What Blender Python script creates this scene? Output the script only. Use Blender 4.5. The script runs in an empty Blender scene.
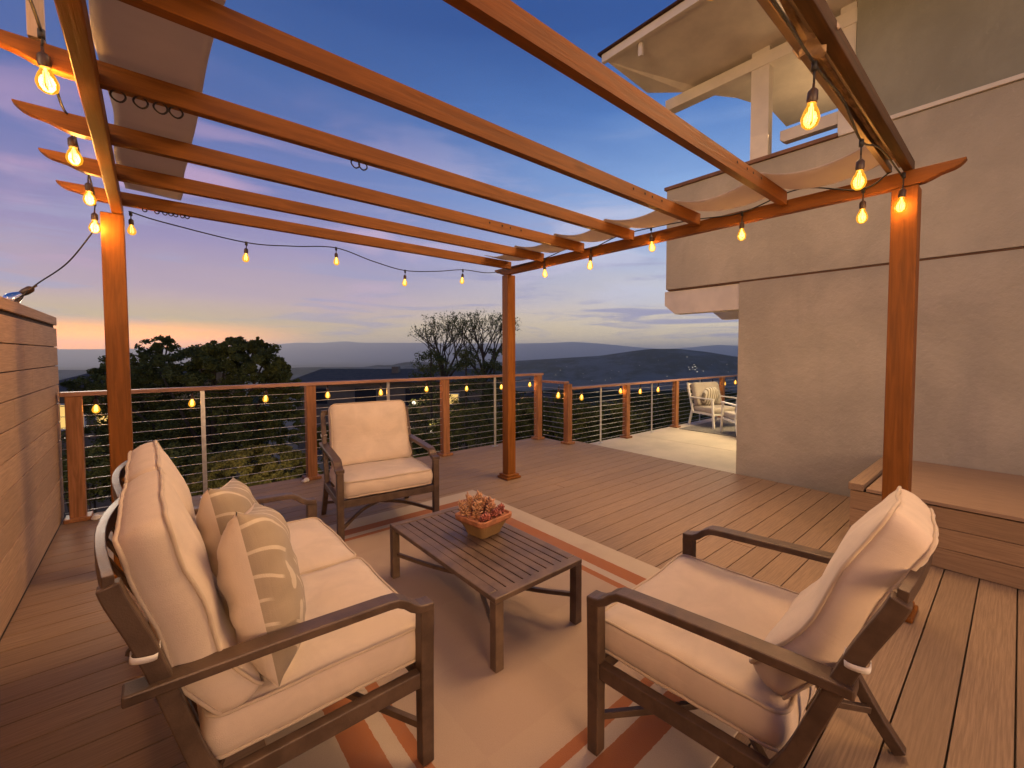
import bpy, bmesh, math, random
from math import radians, sin, cos, pi, sqrt, atan2, tan
from mathutils import Vector, Matrix, noise
import numpy as np
random.seed(7)
scene = bpy.context.scene
COL = scene.collection
EYE = 1.45

# ------------------------------------------------------------------ camera
cd = bpy.data.cameras.new('camera')
cd.sensor_width = 36.0
cd.lens = 433.0 / 1024 * 36.0
cd.shift_x = (512 - 540) / 1024
cd.shift_y = (371 - 384) / 1024
cd.clip_start = 0.02
cd.clip_end = 60000
cam = bpy.data.objects.new('camera', cd)
COL.objects.link(cam)
cam.location = (0, 0, EYE)
cam.rotation_euler = (radians(90 - 2.3), 0, radians(48.0 - 90.0))
scene.camera = cam

# ------------------------------------------------------------------ view
scene.view_settings.view_transform = 'Standard'
scene.view_settings.look = 'None'
scene.view_settings.gamma = 1.0
scene.view_settings.use_curve_mapping = False
scene.view_settings.exposure = 0.0
scene.cycles.max_bounces = 6
scene.cycles.diffuse_bounces = 3
scene.cycles.transparent_max_bounces = 16
scene.cycles.sample_clamp_indirect = 4.0
scene.cycles.use_denoising = True

# ------------------------------------------------------------------ node helpers
def srgb(r, g, b):
    f = lambda c: ((c / 255 + .055) / 1.055) ** 2.4 if c > 10 else c / 255 / 12.92
    return (f(r), f(g), f(b), 1)

class NT:
    def __init__(s, tree):
        s.t = tree; s.n = tree.nodes; s.l = tree.links
    def new(s, ty, **kw):
        n = s.n.new(ty)
        for k, v in kw.items():
            setattr(n, k, v)
        return n
    def link(s, a, b): s.l.new(a, b)
    def put(s, sock, v):
        if isinstance(v, bpy.types.NodeSocket): s.l.new(v, sock)
        else: sock.default_value = v
    def math(s, op, a, b=0.0, clamp=False):
        n = s.new('ShaderNodeMath', operation=op, use_clamp=clamp)
        s.put(n.inputs[0], a); s.put(n.inputs[1], b)
        return n.outputs[0]
    def mix(s, f, a, b, mode='MIX'):
        n = s.new('ShaderNodeMix', data_type='RGBA', blend_type=mode)
        s.put(n.inputs[0], f); s.put(n.inputs[6], a); s.put(n.inputs[7], b)
        return n.outputs[2]
    def ramp(s, f, stops, interp='LINEAR'):
        n = s.new('ShaderNodeValToRGB')
        n.color_ramp.interpolation = interp
        el = n.color_ramp.elements
        while len(el) < len(stops): el.new(0.5)
        for e, (p, c) in zip(el, stops):
            e.position = p; e.color = c if len(c) == 4 else (*c, 1)
        s.put(n.inputs[0], f)
        return n.outputs[0]
    def noise(s, vec, scale, detail=3, rough=.5, dist=0.0):
        n = s.new('ShaderNodeTexNoise')
        if vec is not None: s.link(vec, n.inputs['Vector'])
        n.inputs['Scale'].default_value = scale
        n.inputs['Detail'].default_value = detail
        n.inputs['Roughness'].default_value = rough
        n.inputs['Distortion'].default_value = dist
        return n.outputs[0]
    def mapping(s, vec, scale=(1, 1, 1), rot=(0, 0, 0), loc=(0, 0, 0)):
        n = s.new('ShaderNodeMapping')
        s.link(vec, n.inputs[0])
        n.inputs['Scale'].default_value = scale
        n.inputs['Rotation'].default_value = rot
        n.inputs['Location'].default_value = loc
        return n.outputs[0]
    def smooth(s, v, a, b):
        n = s.new('ShaderNodeMapRange', interpolation_type='SMOOTHSTEP')
        s.put(n.inputs[0], v); n.inputs[1].default_value = a; n.inputs[2].default_value = b
        return n.outputs[0]

# ------------------------------------------------------------------ world: dusk sky
world = bpy.data.worlds.new('World'); scene.world = world
world.use_nodes = True
w = NT(world.node_tree)
for n in list(w.n): w.n.remove(n)
tc = w.new('ShaderNodeTexCoord')
sep = w.new('ShaderNodeSeparateXYZ'); w.link(tc.outputs['Generated'], sep.inputs[0])
X, Y, Z = sep.outputs
# forward (view azimuth 48 deg) and right axes on the horizon
fw = w.math('ADD', w.math('MULTIPLY', X, cos(radians(48))), w.math('MULTIPLY', Y, sin(radians(48))))
rt = w.math('SUBTRACT', w.math('MULTIPLY', X, sin(radians(48))), w.math('MULTIPLY', Y, cos(radians(48))))
side = w.smooth(rt, -.72, .45)                     # 0 towards the sunset, 1 away from it
cl_vec = w.mapping(tc.outputs['Generated'], scale=(1.3, 1.3, 7.5), rot=(.08, -.05, 0))
c1 = w.noise(cl_vec, 1.7, 5, .55, .6)
zz = w.math('ADD', Z, w.math('MULTIPLY', w.math('SUBTRACT', c1, .5), .10))
zz = w.math('MAXIMUM', zz, w.math('MULTIPLY', Z, .25))
left = w.ramp(zz, [(0.0, srgb(216, 186, 130)), (.05, srgb(206, 184, 150)), (.10, srgb(188, 164, 176)), (.20, srgb(150, 138, 184)),
                   (.34, srgb(96, 112, 176)), (.48, srgb(60, 94, 158)), (.62, srgb(44, 80, 144)), (1, srgb(34, 60, 116))])
right = w.ramp(zz, [(0.0, srgb(250, 226, 180)), (.05, srgb(248, 228, 190)), (.11, srgb(222, 216, 212)), (.22, srgb(174, 192, 228)),
                    (.34, srgb(140, 176, 228)), (.47, srgb(84, 128, 196)), (.58, srgb(50, 88, 156)), (1, srgb(36, 64, 124))])
sky = w.mix(side, left, right)
# thin violet and pink cloud streaks
c2 = w.noise(w.mapping(tc.outputs['Generated'], scale=(1.1, 1.1, 12), rot=(.03, .05, 0), loc=(3, 1, 0)), 3.2, 6, .6, .8)
streak = w.math('MULTIPLY', w.smooth(c2, .50, .68), w.math('SUBTRACT', 1.0, w.smooth(Z, .10, .42)))
sky = w.mix(w.math('MULTIPLY', streak, .85), sky, srgb(158, 158, 196))
c3 = w.noise(w.mapping(tc.outputs['Generated'], scale=(1.5, 1.5, 6), rot=(-.06, .02, 0), loc=(9, 4, 2)), 2.1, 4, .5, .4)
pink = w.math('MULTIPLY', w.smooth(c3, .48, .66), w.math('MULTIPLY', w.smooth(Z, .06, .16), w.math('SUBTRACT', 1.0, w.smooth(Z, .25, .5))))
sky = w.mix(w.math('MULTIPLY', pink, .72), sky, w.mix(side, srgb(206, 164, 196), srgb(206, 214, 236)))
# afterglow low on the left
gl = w.math('MULTIPLY', w.smooth(rt, -.42, -.70), w.math('MULTIPLY', w.math('SUBTRACT', 1.0, w.smooth(Z, .012, .065)), w.smooth(Z, -.02, .0)))
gl2 = w.math('MULTIPLY', w.smooth(rt, -.25, -.72), w.math('SUBTRACT', 1.0, w.smooth(Z, .01, .12)))
sky = w.mix(w.math('MULTIPLY', gl2, .75), sky, srgb(206, 180, 84))
sky = w.mix(gl, sky, (4.2, 1.2, .0, 1))
sky = w.mix(w.math('SUBTRACT', 1.0, w.smooth(Z, -.10, -.02)), sky, srgb(118, 126, 138))
bg = w.new('ShaderNodeBackground'); w.link(sky, bg.inputs[0]); bg.inputs[1].default_value = 1.0
ns = w.new('ShaderNodeTexSky', sky_type='NISHITA', sun_disc=False)
ns.sun_elevation = radians(-3.0); ns.sun_rotation = radians(90 - 96)
bg2 = w.new('ShaderNodeBackground'); w.link(ns.outputs[0], bg2.inputs[0]); bg2.inputs[1].default_value = .05
ads = w.new('ShaderNodeAddShader'); w.link(bg.outputs[0], ads.inputs[0]); w.link(bg2.outputs[0], ads.inputs[1])
wo = w.new('ShaderNodeOutputWorld'); w.link(ads.outputs[0], wo.inputs[0])

# ------------------------------------------------------------------ lights
def area(name, loc, target, size, power, color, sy=None):
    L = bpy.data.lights.new(name, 'AREA'); L.shape = 'RECTANGLE' if sy else 'SQUARE'
    L.size = size
    if sy: L.size_y = sy
    L.energy = power; L.color = color
    o = bpy.data.objects.new(name, L); COL.objects.link(o)
    o.location = loc
    o.rotation_euler = (Vector(target) - Vector(loc)).to_track_quat('-Z', 'Y').to_euler()
    return o
WARM = (1.0, .62, .34)
la = area('rear_fill_light', (-.2, -4.8, 2.4), (2.2, 3.0, 1.2), 2.4, 62, (1.0, .56, .26)); la.data.spread = radians(75)  # added warm fill behind the camera, stands in for unseen house light
la = area('eave_flood_light', (4.05, 1.3, 4.85), (.3, 2.1, 0), 2.9, 160, (1.0, .61, .30)); la.data.spread = radians(122)
area('left_fill_light', (-5.5, .2, 3.4), (5.0, 1.4, 1.2), 2.6, 350, (1.0, .62, .33))  # added fill from the left to lift the house wall, no lamp seen there
area('patio_fill_light', (8.2, 3.1, 2.2), (8.2, 3.4, -.1), 1.4, 125, (1.0, .74, .42))  # added soft light over the patio, standing in for an unseen lamp
area('balcony_fill_light', (6.3, 1.6, 3.9), (6.3, 1.6, 6), .8, 9, (1.0, .62, .32))  # added upward fill to brighten the soffit, no fixture seen
la = area('yard_fill_light', (1.2, 5.9, -.35), (1.8, 12, -1.6), 1.6, 46, (1.0, .74, .42)); la.data.size_y = 1.6  # added fill under the deck edge to warm the trees and shrubs
sl = bpy.data.lights.new('afterglow_sun', 'SUN'); sl.energy = 1.35; sl.angle = radians(10); sl.color = (1.0, .82, .62)
so = bpy.data.objects.new('afterglow_sun', sl); COL.objects.link(so); so.rotation_euler = Vector((.09, -.99, -.075)).to_track_quat('-Z', 'Y').to_euler()

# ------------------------------------------------------------------ materials
def mat(name, base=(.5, .5, .5), rough=.6, metal=0.0, var=0.0, vscale=8, bump=0.0, bscale=60, spec=.5, stretch=(1, 1, 1), coords='Object', sheen=0.0):
    m = bpy.data.materials.new(name); m.use_nodes = True
    t = NT(m.node_tree); b = t.n['Principled BSDF']
    b.inputs['Roughness'].default_value = rough
    b.inputs['Metallic'].default_value = metal
    b.inputs['Specular IOR Level'].default_value = spec
    if sheen: b.inputs['Sheen Weight'].default_value = sheen
    c = (*base[:3], 1)
    tcn = t.new('ShaderNodeTexCoord'); vec = t.mapping(tcn.outputs[coords], scale=stretch)
    if var:
        f = t.noise(vec, vscale, 4, .6)
        col = t.mix(t.smooth(f, .3, .7), tuple(x * (1 - var) for x in c[:3]) + (1,), tuple(min(1, x * (1 + var)) for x in c[:3]) + (1,))
        t.link(col, b.inputs['Base Color'])
        r = t.math('ADD', t.math('MULTIPLY', f, .25), rough - .12, clamp=True)
        t.link(r, b.inputs['Roughness'])
    else:
        b.inputs['Base Color'].default_value = c
    if bump:
        bn = t.new('ShaderNodeBump'); bn.inputs['Strength'].default_value = bump; bn.inputs['Distance'].default_value = .01
        t.link(t.noise(vec, bscale, 3, .6), bn.inputs['Height']); t.link(bn.outputs[0], b.inputs['Normal'])
    return m

def wood_mat(name, base, axis, var=.25, rough=.5):
    st = [14, 14, 14]; st[axis] = .9
    m = bpy.data.materials.new(name); m.use_nodes = True
    t = NT(m.node_tree); b = t.n['Principled BSDF']
    g = t.new('ShaderNodeNewGeometry')
    vec = t.mapping(g.outputs['Position'], scale=st)
    f = t.noise(vec, 3.0, 6, .62, .6)
    f2 = t.noise(t.mapping(g.outputs['Position'], scale=(1, 1, 1)), 2.2, 3)
    d = tuple(x * (1 - var) for x in base) + (1,); l = tuple(x * (1 + var) for x in base) + (1,)
    c = t.mix(t.smooth(f, .32, .68), d, l)
    c = t.mix(t.math('MULTIPLY', t.smooth(f2, .45, .75), .35), c, tuple(x * .7 for x in base) + (1,))
    t.link(c, b.inputs['Base Color'])
    t.link(t.math('ADD', t.math('MULTIPLY', f, .3), rough - .15), b.inputs['Roughness'])
    b.inputs['Specular IOR Level'].default_value = .18
    kn = t.new('ShaderNodeTexVoronoi'); stk = [5, 5, 5]; stk[axis] = 1.6; t.link(t.mapping(g.outputs['Position'], scale=stk), kn.inputs['Vector']); kn.inputs['Scale'].default_value = 1.0
    t.link(t.mix(t.math('MULTIPLY', t.math('SUBTRACT', 1.0, t.smooth(kn.outputs['Distance'], .03, .13)), .55), c, tuple(x * .35 for x in base) + (1,)), b.inputs['Base Color'])
    bn = t.new('ShaderNodeBump'); bn.inputs['Strength'].default_value = .5; bn.inputs['Distance'].default_value = .004
    t.link(f, bn.inputs['Height']); t.link(bn.outputs[0], b.inputs['Normal'])
    return m

STAIN = (.215, .074, .013)
M = {}
M['wood_x'] = wood_mat('stained wood along rafters', STAIN, 0, .2)
M['wood_y'] = wood_mat('stained wood along beams', STAIN, 1, .12)
M['wood_z'] = wood_mat('stained wood upright', STAIN, 2, .22)
M['rail_z'] = wood_mat('railing post wood', (.32, .14, .06), 2)
M['rail_x'] = wood_mat('railing cap wood', (.38, .20, .13), 0)
M['rail_y'] = wood_mat('railing cap wood short', (.38, .20, .13), 1)
M['old_wood'] = wood_mat('weathered brown beam', (.060, .026, .012), 0, .35, .8)
M['pale_wood'] = wood_mat('pale batten', (.42, .30, .20), 2)

def board_mat(name, base, axis, pitch, phase, up=1):
    """composite boards: colour shifts from board to board, fine brushed grain along the board"""
    m = bpy.data.materials.new(name); m.use_nodes = True
    t = NT(m.node_tree); b = t.n['Principled BSDF']
    g = t.new('ShaderNodeNewGeometry')
    s = t.new('ShaderNodeSeparateXYZ'); t.link(g.outputs['Position'], s.inputs[0])
    across = s.outputs[axis[1]]
    idx = t.math('FLOOR', t.math('DIVIDE', t.math('SUBTRACT', across, phase), pitch))
    wn = t.new('ShaderNodeTexWhiteNoise', noise_dimensions='1D'); t.link(idx, wn.inputs['W'])
    st = [30, 30, 30]; st[axis[0]] = 1.2
    f = t.noise(t.mapping(g.outputs['Position'], scale=st), 4.0, 5, .6, .3)
    f2 = t.noise(g.outputs['Position'], 1.6, 5, .65)
    c = t.mix(t.smooth(f, .3, .7), tuple(x * .80 for x in base) + (1,), tuple(x * 1.14 for x in base) + (1,))
    c = t.mix(t.math('MULTIPLY', wn.outputs[0], .42), c, tuple(x * .62 for x in base) + (1,))
    c = t.mix(t.math('MULTIPLY', t.smooth(f2, .5, .75), .35), c, tuple(x * 1.25 for x in base) + (1,))
    t.link(c, b.inputs['Base Color'])
    t.link(t.math('ADD', t.math('MULTIPLY', f2, .25), .5), b.inputs['Roughness']); b.inputs['Specular IOR Level'].default_value = .25
    bn = t.new('ShaderNodeBump'); bn.inputs['Strength'].default_value = .4; bn.inputs['Distance'].default_value = .003
    t.link(f, bn.inputs['Height']); t.link(bn.outputs[0], b.inputs['Normal'])
    return m
M['deck'] = board_mat('composite decking', (.305, .20, .118), (0, 1), .165, .302 - .165 * 20)
M['planks'] = board_mat('privacy planks', (.50, .32, .19), (1, 2), .1625, .045)
M['bench'] = board_mat('bench boards', (.38, .235, .125), (1, 2), .138, .002)
M['benchtop'] = board_mat('bench top boards', (.36, .23, .14), (1, 0), .46, .0)
M['dark_under'] = mat('dusty joists', (.06, .04, .026), .9)
M['metal'] = mat('bronze painted metal', (.115, .072, .045), .42, .25, .22, 14, .12, 240)
M['table'] = mat('worn brown painted metal', (.165, .108, .068), .45, .15, .25, 9, .15, 200)
M['steel'] = mat('brushed steel', (.62, .60, .56), .35, .8, .1, 20)
M['cable'] = mat('steel cable', (.55, .53, .50), .35, .85)
M['cord'] = mat('black cord', (.02, .018, .016), .6)
M['cord_brown'] = mat('socket plastic', (.05, .028, .016), .45, 0, .2)
M['white_paint'] = mat('white painted metal', (.72, .68, .60), .45, 0, .05, 10)
M['trim_paint'] = mat('cream painted timber', (.72, .64, .50), .6, 0, .08, 3, .1, 30)
M['ribbon'] = mat('white ribbon', (.75, .70, .62), .8)

def stucco(name, base, axis=0):
    m = bpy.data.materials.new(name); m.use_nodes = True
    t = NT(m.node_tree); b = t.n['Principled BSDF']
    g = t.new('ShaderNodeNewGeometry'); p = g.outputs['Position']
    f = t.noise(p, 1.3, 6, .6, .4); f2 = t.noise(t.mapping(p, scale=(1, 1, .35)), 4.5, 5, .65)
    c = t.mix(t.smooth(f, .35, .7), tuple(x * .88 for x in base) + (1,), tuple(x * 1.10 for x in base) + (1,))
    c = t.mix(t.math('MULTIPLY', t.smooth(f2, .48, .72), .14), c, tuple(x * .82 for x in base) + (1,))
    f4 = t.noise(t.mapping(p, scale=(1, 1, 1)), 11, 2, .5, 1.5)
    f6 = t.noise(t.mapping(p, scale=(1.6, 1.6, .12), loc=(4, 2, 0)), 3.0, 4, .7)
    c = t.mix(t.math('MULTIPLY', t.smooth(f6, .55, .80), .30), c, tuple(x * .70 for x in base) + (1,))
    c = t.mix(t.math('MULTIPLY', t.smooth(f4, .66, .74), .22), c, tuple(min(1, x * 1.3) for x in base) + (1,))
    t.link(c, b.inputs['Base Color']); b.inputs['Roughness'].default_value = .9
    f3 = t.noise(p, 26, 5, .7); f5 = t.noise(p, 5, 3, .6)
    bn = t.new('ShaderNodeBump'); bn.inputs['Strength'].default_value = .55; bn.inputs['Distance'].default_value = .012
    t.link(t.math('ADD', f3, t.math('MULTIPLY', f5, 1.5)), bn.inputs['Height']); t.link(bn.outputs[0], b.inputs['Normal'])
    return m
M['stucco'] = stucco('grey tan stucco', (.47, .405, .29))
M['stucco_up'] = stucco('grey green stucco', (.33, .31, .22))
M['concrete'] = mat('pale concrete', (.56, .47, .34), .8, 0, .10, 1.5, .25, 30, coords='Object')

def fabric(name, base, bump=.25):
    m = bpy.data.materials.new(name); m.use_nodes = True
    t = NT(m.node_tree); b = t.n['Principled BSDF']
    tcn = t.new('ShaderNodeTexCoord'); o = tcn.outputs['Object']
    f = t.noise(o, 5, 4, .6, .5); wv = t.noise(o, 420, 2, .5)
    c = t.mix(t.smooth(f, .3, .75), tuple(x * .90 for x in base) + (1,), tuple(min(1, x * 1.06) for x in base) + (1,))
    c = t.mix(t.math('MULTIPLY', wv, .18), c, tuple(x * .7 for x in base) + (1,))
    t.link(c, b.inputs['Base Color']); b.inputs['Roughness'].default_value = .92
    b.inputs['Sheen Weight'].default_value = .15; b.inputs['Specular IOR Level'].default_value = .25
    wr = t.noise(t.mapping(o, scale=(1, 2.2, 1.3)), 5, 2, .5, .35)
    cre = t.noise(t.mapping(o, scale=(.6, 1, 7)), 4.5, 3, .5, .6)
    h = t.math('ADD', t.math('ADD', t.math('MULTIPLY', wr, .6), t.math('MULTIPLY', cre, .28)), t.math('MULTIPLY', wv, .12))
    bn = t.new('ShaderNodeBump'); bn.inputs['Strength'].default_value = bump; bn.inputs['Distance'].default_value = .03
    t.link(h, bn.inputs['Height']); t.link(bn.outputs[0], b.inputs['Normal'])
    return m
M['cushion'] = fabric('cream cushion fabric', (.66, .53, .40))
M['piping'] = fabric('cushion piping', (.56, .44, .31), .1)
M['gusset'] = fabric('cushion side fabric', (.62, .49, .37), .5)

# throw pillow: sage ground with cream leaf strokes
m = fabric('leaf print fabric', (.36, .28, .19)); t = NT(m.node_tree); b = t.n['Principled BSDF']
tcn = t.new('ShaderNodeTexCoord')
wv = t.new('ShaderNodeTexWave', wave_type='RINGS', bands_direction='X', rings_direction='Z')
t.link(t.mapping(tcn.outputs['Object'], loc=(.30, .24, 0)), wv.inputs[0])
wv.inputs['Scale'].default_value = 4.6; wv.inputs['Distortion'].default_value = 5.5; wv.inputs['Detail'].default_value = 1.0; wv.inputs['Detail Scale'].default_value = .9
stroke = t.smooth(wv.outputs[1], .93, .97)
vo = t.new('ShaderNodeTexVoronoi', feature='F1'); t.link(t.mapping(tcn.outputs['Object'], scale=(6, 2.6, 3), rot=(0, 0, .7)), vo.inputs['Vector']); vo.inputs['Scale'].default_value = 1.3
leaf = t.math('SUBTRACT', 1.0, t.smooth(vo.outputs['Distance'], .17, .19))
stroke = t.math('MULTIPLY', stroke, t.smooth(t.noise(tcn.outputs['Object'], 4.5, 2), .40, .46))
f = t.math('MAXIMUM', stroke, leaf)
old = b.inputs['Base Color'].links[0].from_socket
t.link(t.mix(f, old, (.56, .46, .33, 1)), b.inputs['Base Color'])
M['leaf_print'] = m

# rug
m = bpy.data.materials.new('bordered rug'); m.use_nodes = True; t = NT(m.node_tree); b = t.n['Principled BSDF']
g = t.new('ShaderNodeNewGeometry'); s = t.new('ShaderNodeSeparateXYZ'); t.link(g.outputs['Position'], s.inputs[0])
RX, RY, HX, HY = 1.40, 2.25, .70, 1.17
dx = t.math('SUBTRACT', t.math('ABSOLUTE', t.math('SUBTRACT', s.outputs[0], RX)), HX)
dy = t.math('SUBTRACT', t.math('ABSOLUTE', t.math('SUBTRACT', s.outputs[1], RY)), HY)
d = t.math('ADD', t.math('MAXIMUM', dx, dy), t.math('MULTIPLY', t.math('SUBTRACT', t.noise(g.outputs['Position'], 60, 2), .5), .006))
dd = t.math('DIVIDE', t.math('ADD', d, .1), .6)
P_ = lambda v: (v + .1) / .6
IN, OR, WH, GY = (.46, .34, .245, 1), (.36, .115, .035, 1), (.50, .40, .31, 1), (.55, .45, .33, 1)
rc = t.ramp(dd, [(0, IN), (P_(0), OR), (P_(.05), WH), (P_(.11), OR), (P_(.22), GY)], 'CONSTANT')
ck = t.new('ShaderNodeTexChecker'); t.link(t.mapping(g.outputs['Position'], rot=(0, 0, 0), loc=(.1, .2, 0)), ck.inputs[0]); ck.inputs['Scale'].default_value = 2.1
inner = t.math('LESS_THAN', d, 0.0)
rc = t.mix(t.math('MULTIPLY', t.math('MULTIPLY', ck.outputs['Fac'], inner), .16), rc, (.36, .24, .19, 1))
wv = t.noise(t.mapping(g.outputs['Position'], scale=(1, 1, 1)), 260, 2)
rc = t.mix(t.math('MULTIPLY', wv, .35), rc, (.22, .14, .09, 1))
ws = t.noise(g.outputs['Position'], 2.4, 4, .6)
rc = t.mix(t.math('MULTIPLY', t.smooth(ws, .5, .75), .25), rc, (.30, .20, .15, 1))
t.link(rc, b.inputs['Base Color']); b.inputs['Roughness'].default_value = .95
bn = t.new('ShaderNodeBump'); bn.inputs['Strength'].default_value = .4; bn.inputs['Distance'].default_value = .003
t.link(wv, bn.inputs['Height']); t.link(bn.outputs[0], b.inputs['Normal'])
M['rug'] = m
M['patio_rug'] = mat('grey patio rug', (.20, .18, .15), .95, 0, .3, 30)

# canopy cloth lets a little light through
m = fabric('shade cloth', (.48, .46, .46), .3); t = NT(m.node_tree); b = t.n['Principled BSDF']
tr = t.new('ShaderNodeBsdfTranslucent'); tr.inputs[0].default_value = (.62, .50, .42, 1)
mx = t.new('ShaderNodeMixShader'); mx.inputs[0].default_value = .5
out = [n for n in t.n if n.type == 'OUTPUT_MATERIAL'][0]
t.link(b.outputs[0], mx.inputs[1]); t.link(tr.outputs[0], mx.inputs[2]); t.link(mx.outputs[0], out.inputs[0])
M['canopy'] = m

def emis(name, col, strength):
    m = bpy.data.materials.new(name); m.use_nodes = True; t = NT(m.node_tree)
    t.n.remove(t.n['Principled BSDF'])
    e = t.new('ShaderNodeEmission'); e.inputs[0].default_value = (*col, 1); e.inputs[1].default_value = strength
    out = [n for n in t.n if n.type == 'OUTPUT_MATERIAL'][0]; t.link(e.outputs[0], out.inputs[0])
    return m
M['filament'] = emis('glowing filament', (1.0, .60, .14), 16)
M['city'] = emis('far town lamps', (1.0, .86, .66), 2.2)
M['lit_window'] = emis('lit window glow', (1.0, .62, .18), 1.0)
m = bpy.data.materials.new('amber bulb glass'); m.use_nodes = True; t = NT(m.node_tree); t.n.remove(t.n['Principled BSDF'])
lw = t.new('ShaderNodeLayerWeight'); lw.inputs[0].default_value = .35
e = t.new('ShaderNodeEmission'); e.inputs[0].default_value = (1.0, .42, .02, 1); t.link(t.math('ADD', t.math('MULTIPLY', lw.outputs[1], .8), .9), e.inputs[1])
tp = t.new('ShaderNodeBsdfTransparent'); tp.inputs[0].default_value = (1, .85, .5, 1)
gl_ = t.new('ShaderNodeBsdfGlossy'); gl_.inputs['Roughness'].default_value = .05
mx = t.new('ShaderNodeMixShader'); t.link(t.math('ADD', t.math('MULTIPLY', lw.outputs[1], .55), .45), mx.inputs[0]); t.link(tp.outputs[0], mx.inputs[1]); t.link(e.outputs[0], mx.inputs[2])
mx2 = t.new('ShaderNodeMixShader'); mx2.inputs[0].default_value = .06; t.link(mx.outputs[0], mx2.inputs[1]); t.link(gl_.outputs[0], mx2.inputs[2])
out = [n for n in t.n if n.type == 'OUTPUT_MATERIAL'][0]; t.link(mx2.outputs[0], out.inputs[0])
M['bulb'] = m
m = bpy.data.materials.new('clear bulb glass'); m.use_nodes = True; b = m.node_tree.nodes['Principled BSDF']
b.inputs['Transmission Weight'].default_value = 1; b.inputs['Roughness'].default_value = .02; b.inputs['Base Color'].default_value = (.95, .85, .7, 1)
M['clear_bulb'] = m

# ------------------------------------------------------------------ mesh helpers
def finish(name, bm, m, parent=None, bevel=0.0, smooth=False, seg=2, loc=None):
    bmesh.ops.recalc_face_normals(bm, faces=bm.faces)
    me = bpy.data.meshes.new(name); bm.to_mesh(me); bm.free()
    mm = m if isinstance(m, (list, tuple)) else [m]
    for x in mm: me.materials.append(x)
    if smooth:
        me.polygons.foreach_set('use_smooth', [True] * len(me.polygons))
    o = bpy.data.objects.new(name, me); COL.objects.link(o)
    if parent is not None: o.parent = parent
    if loc is not None: o.location = loc
    if bevel:
        md = o.modifiers.new('bevel', 'BEVEL'); md.width = bevel; md.segments = seg; md.limit_method = 'ANGLE'; md.angle_limit = radians(35)
    return o

def box(bm, x0, x1, y0, y1, z0, z1, mi=0, mtx=None):
    vs = [bm.verts.new(Vector(p)) for p in ((x0, y0, z0), (x1, y0, z0), (x1, y1, z0), (x0, y1, z0), (x0, y0, z1), (x1, y0, z1), (x1, y1, z1), (x0, y1, z1))]
    if mtx is not None:
        for v in vs: v.co = mtx @ v.co
    for f in ((0, 3, 2, 1), (4, 5, 6, 7), (0, 1, 5, 4), (1, 2, 6, 5), (2, 3, 7, 6), (3, 0, 4, 7)):
        fc = bm.faces.new([vs[i] for i in f]); fc.material_index = mi
    return vs

def bar(bm, p0, p1, w_, h_, up=(0, 0, 1), mi=0):
    """box section bar from p0 to p1"""
    p0, p1 = Vector(p0), Vector(p1); d = (p1 - p0); L = d.length; d.normalize()
    s_ = d.cross(Vector(up));
    if s_.length < 1e-4: s_ = d.cross(Vector((1, 0, 0)))
    s_.normalize(); u = s_.cross(d)
    mt = Matrix((( s_.x, d.x, u.x, p0.x), (s_.y, d.y, u.y, p0.y), (s_.z, d.z, u.z, p0.z), (0, 0, 0, 1)))
    box(bm, -w_ / 2, w_ / 2, 0, L, -h_ / 2, h_ / 2, mi, mt)

def prism(bm, pts, x0, x1, axis='x', mi=0):
    """closed profile (a, z) extruded along x (a = y) or along y (a = x)"""
    def P(a, z, e): return Vector((e, a, z)) if axis == 'x' else Vector((a, e, z))
    A = [bm.verts.new(P(a, z, x0)) for a, z in pts]; B = [bm.verts.new(P(a, z, x1)) for a, z in pts]
    n = len(pts)
    bm.faces.new(A).material_index = mi; bm.faces.new(B[::-1]).material_index = mi
    for i in range(n):
        bm.faces.new((A[i], A[(i + 1) % n], B[(i + 1) % n], B[i])).material_index = mi

def ribbon_strip(pts, th):
    """turn a centre line of (a, z) into a closed profile of thickness th"""
    up, dn = [], []
    for i, (a, z) in enumerate(pts):
        a0, z0 = pts[max(0, i - 1)]; a1, z1 = pts[min(len(pts) - 1, i + 1)]
        dx_, dz_ = a1 - a0, z1 - z0; L = sqrt(dx_ * dx_ + dz_ * dz_) or 1
        nx, nz = -dz_ / L, dx_ / L
        up.append((a + nx * th / 2, z + nz * th / 2)); dn.append((a - nx * th / 2, z - nz * th / 2))
    return up + dn[::-1]

def tube(bm, pts, r, n=8, closed=False, mi=0, caps=True):
    pts = [Vector(p) for p in pts]; rings = []; N = len(pts)
    ref = None
    for i, p in enumerate(pts):
        if closed: d = pts[(i + 1) % N] - pts[i - 1]
        else: d = pts[min(N - 1, i + 1)] - pts[max(0, i - 1)]
        d.normalize()
        if ref is None:
            ref = d.cross(Vector((0, 0, 1)))
            if ref.length < .1: ref = d.cross(Vector((1, 0, 0)))
        ref = (ref - d * ref.dot(d)).normalized(); u = d.cross(ref)
        rr = r[i] if isinstance(r, (list, tuple)) else r
        rings.append([bm.verts.new(p + (ref * cos(2 * pi * k / n) + u * sin(2 * pi * k / n)) * rr) for k in range(n)])
    for i in range(N if closed else N - 1):
        a, b_ = rings[i], rings[(i + 1) % N]
        for k in range(n):
            f = bm.faces.new((a[k], a[(k + 1) % n], b_[(k + 1) % n], b_[k])); f.material_index = mi; f.smooth = True
    if not closed and caps and n > 2:
        bm.faces.new(rings[0][::-1]).material_index = mi; bm.faces.new(rings[-1]).material_index = mi

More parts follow.
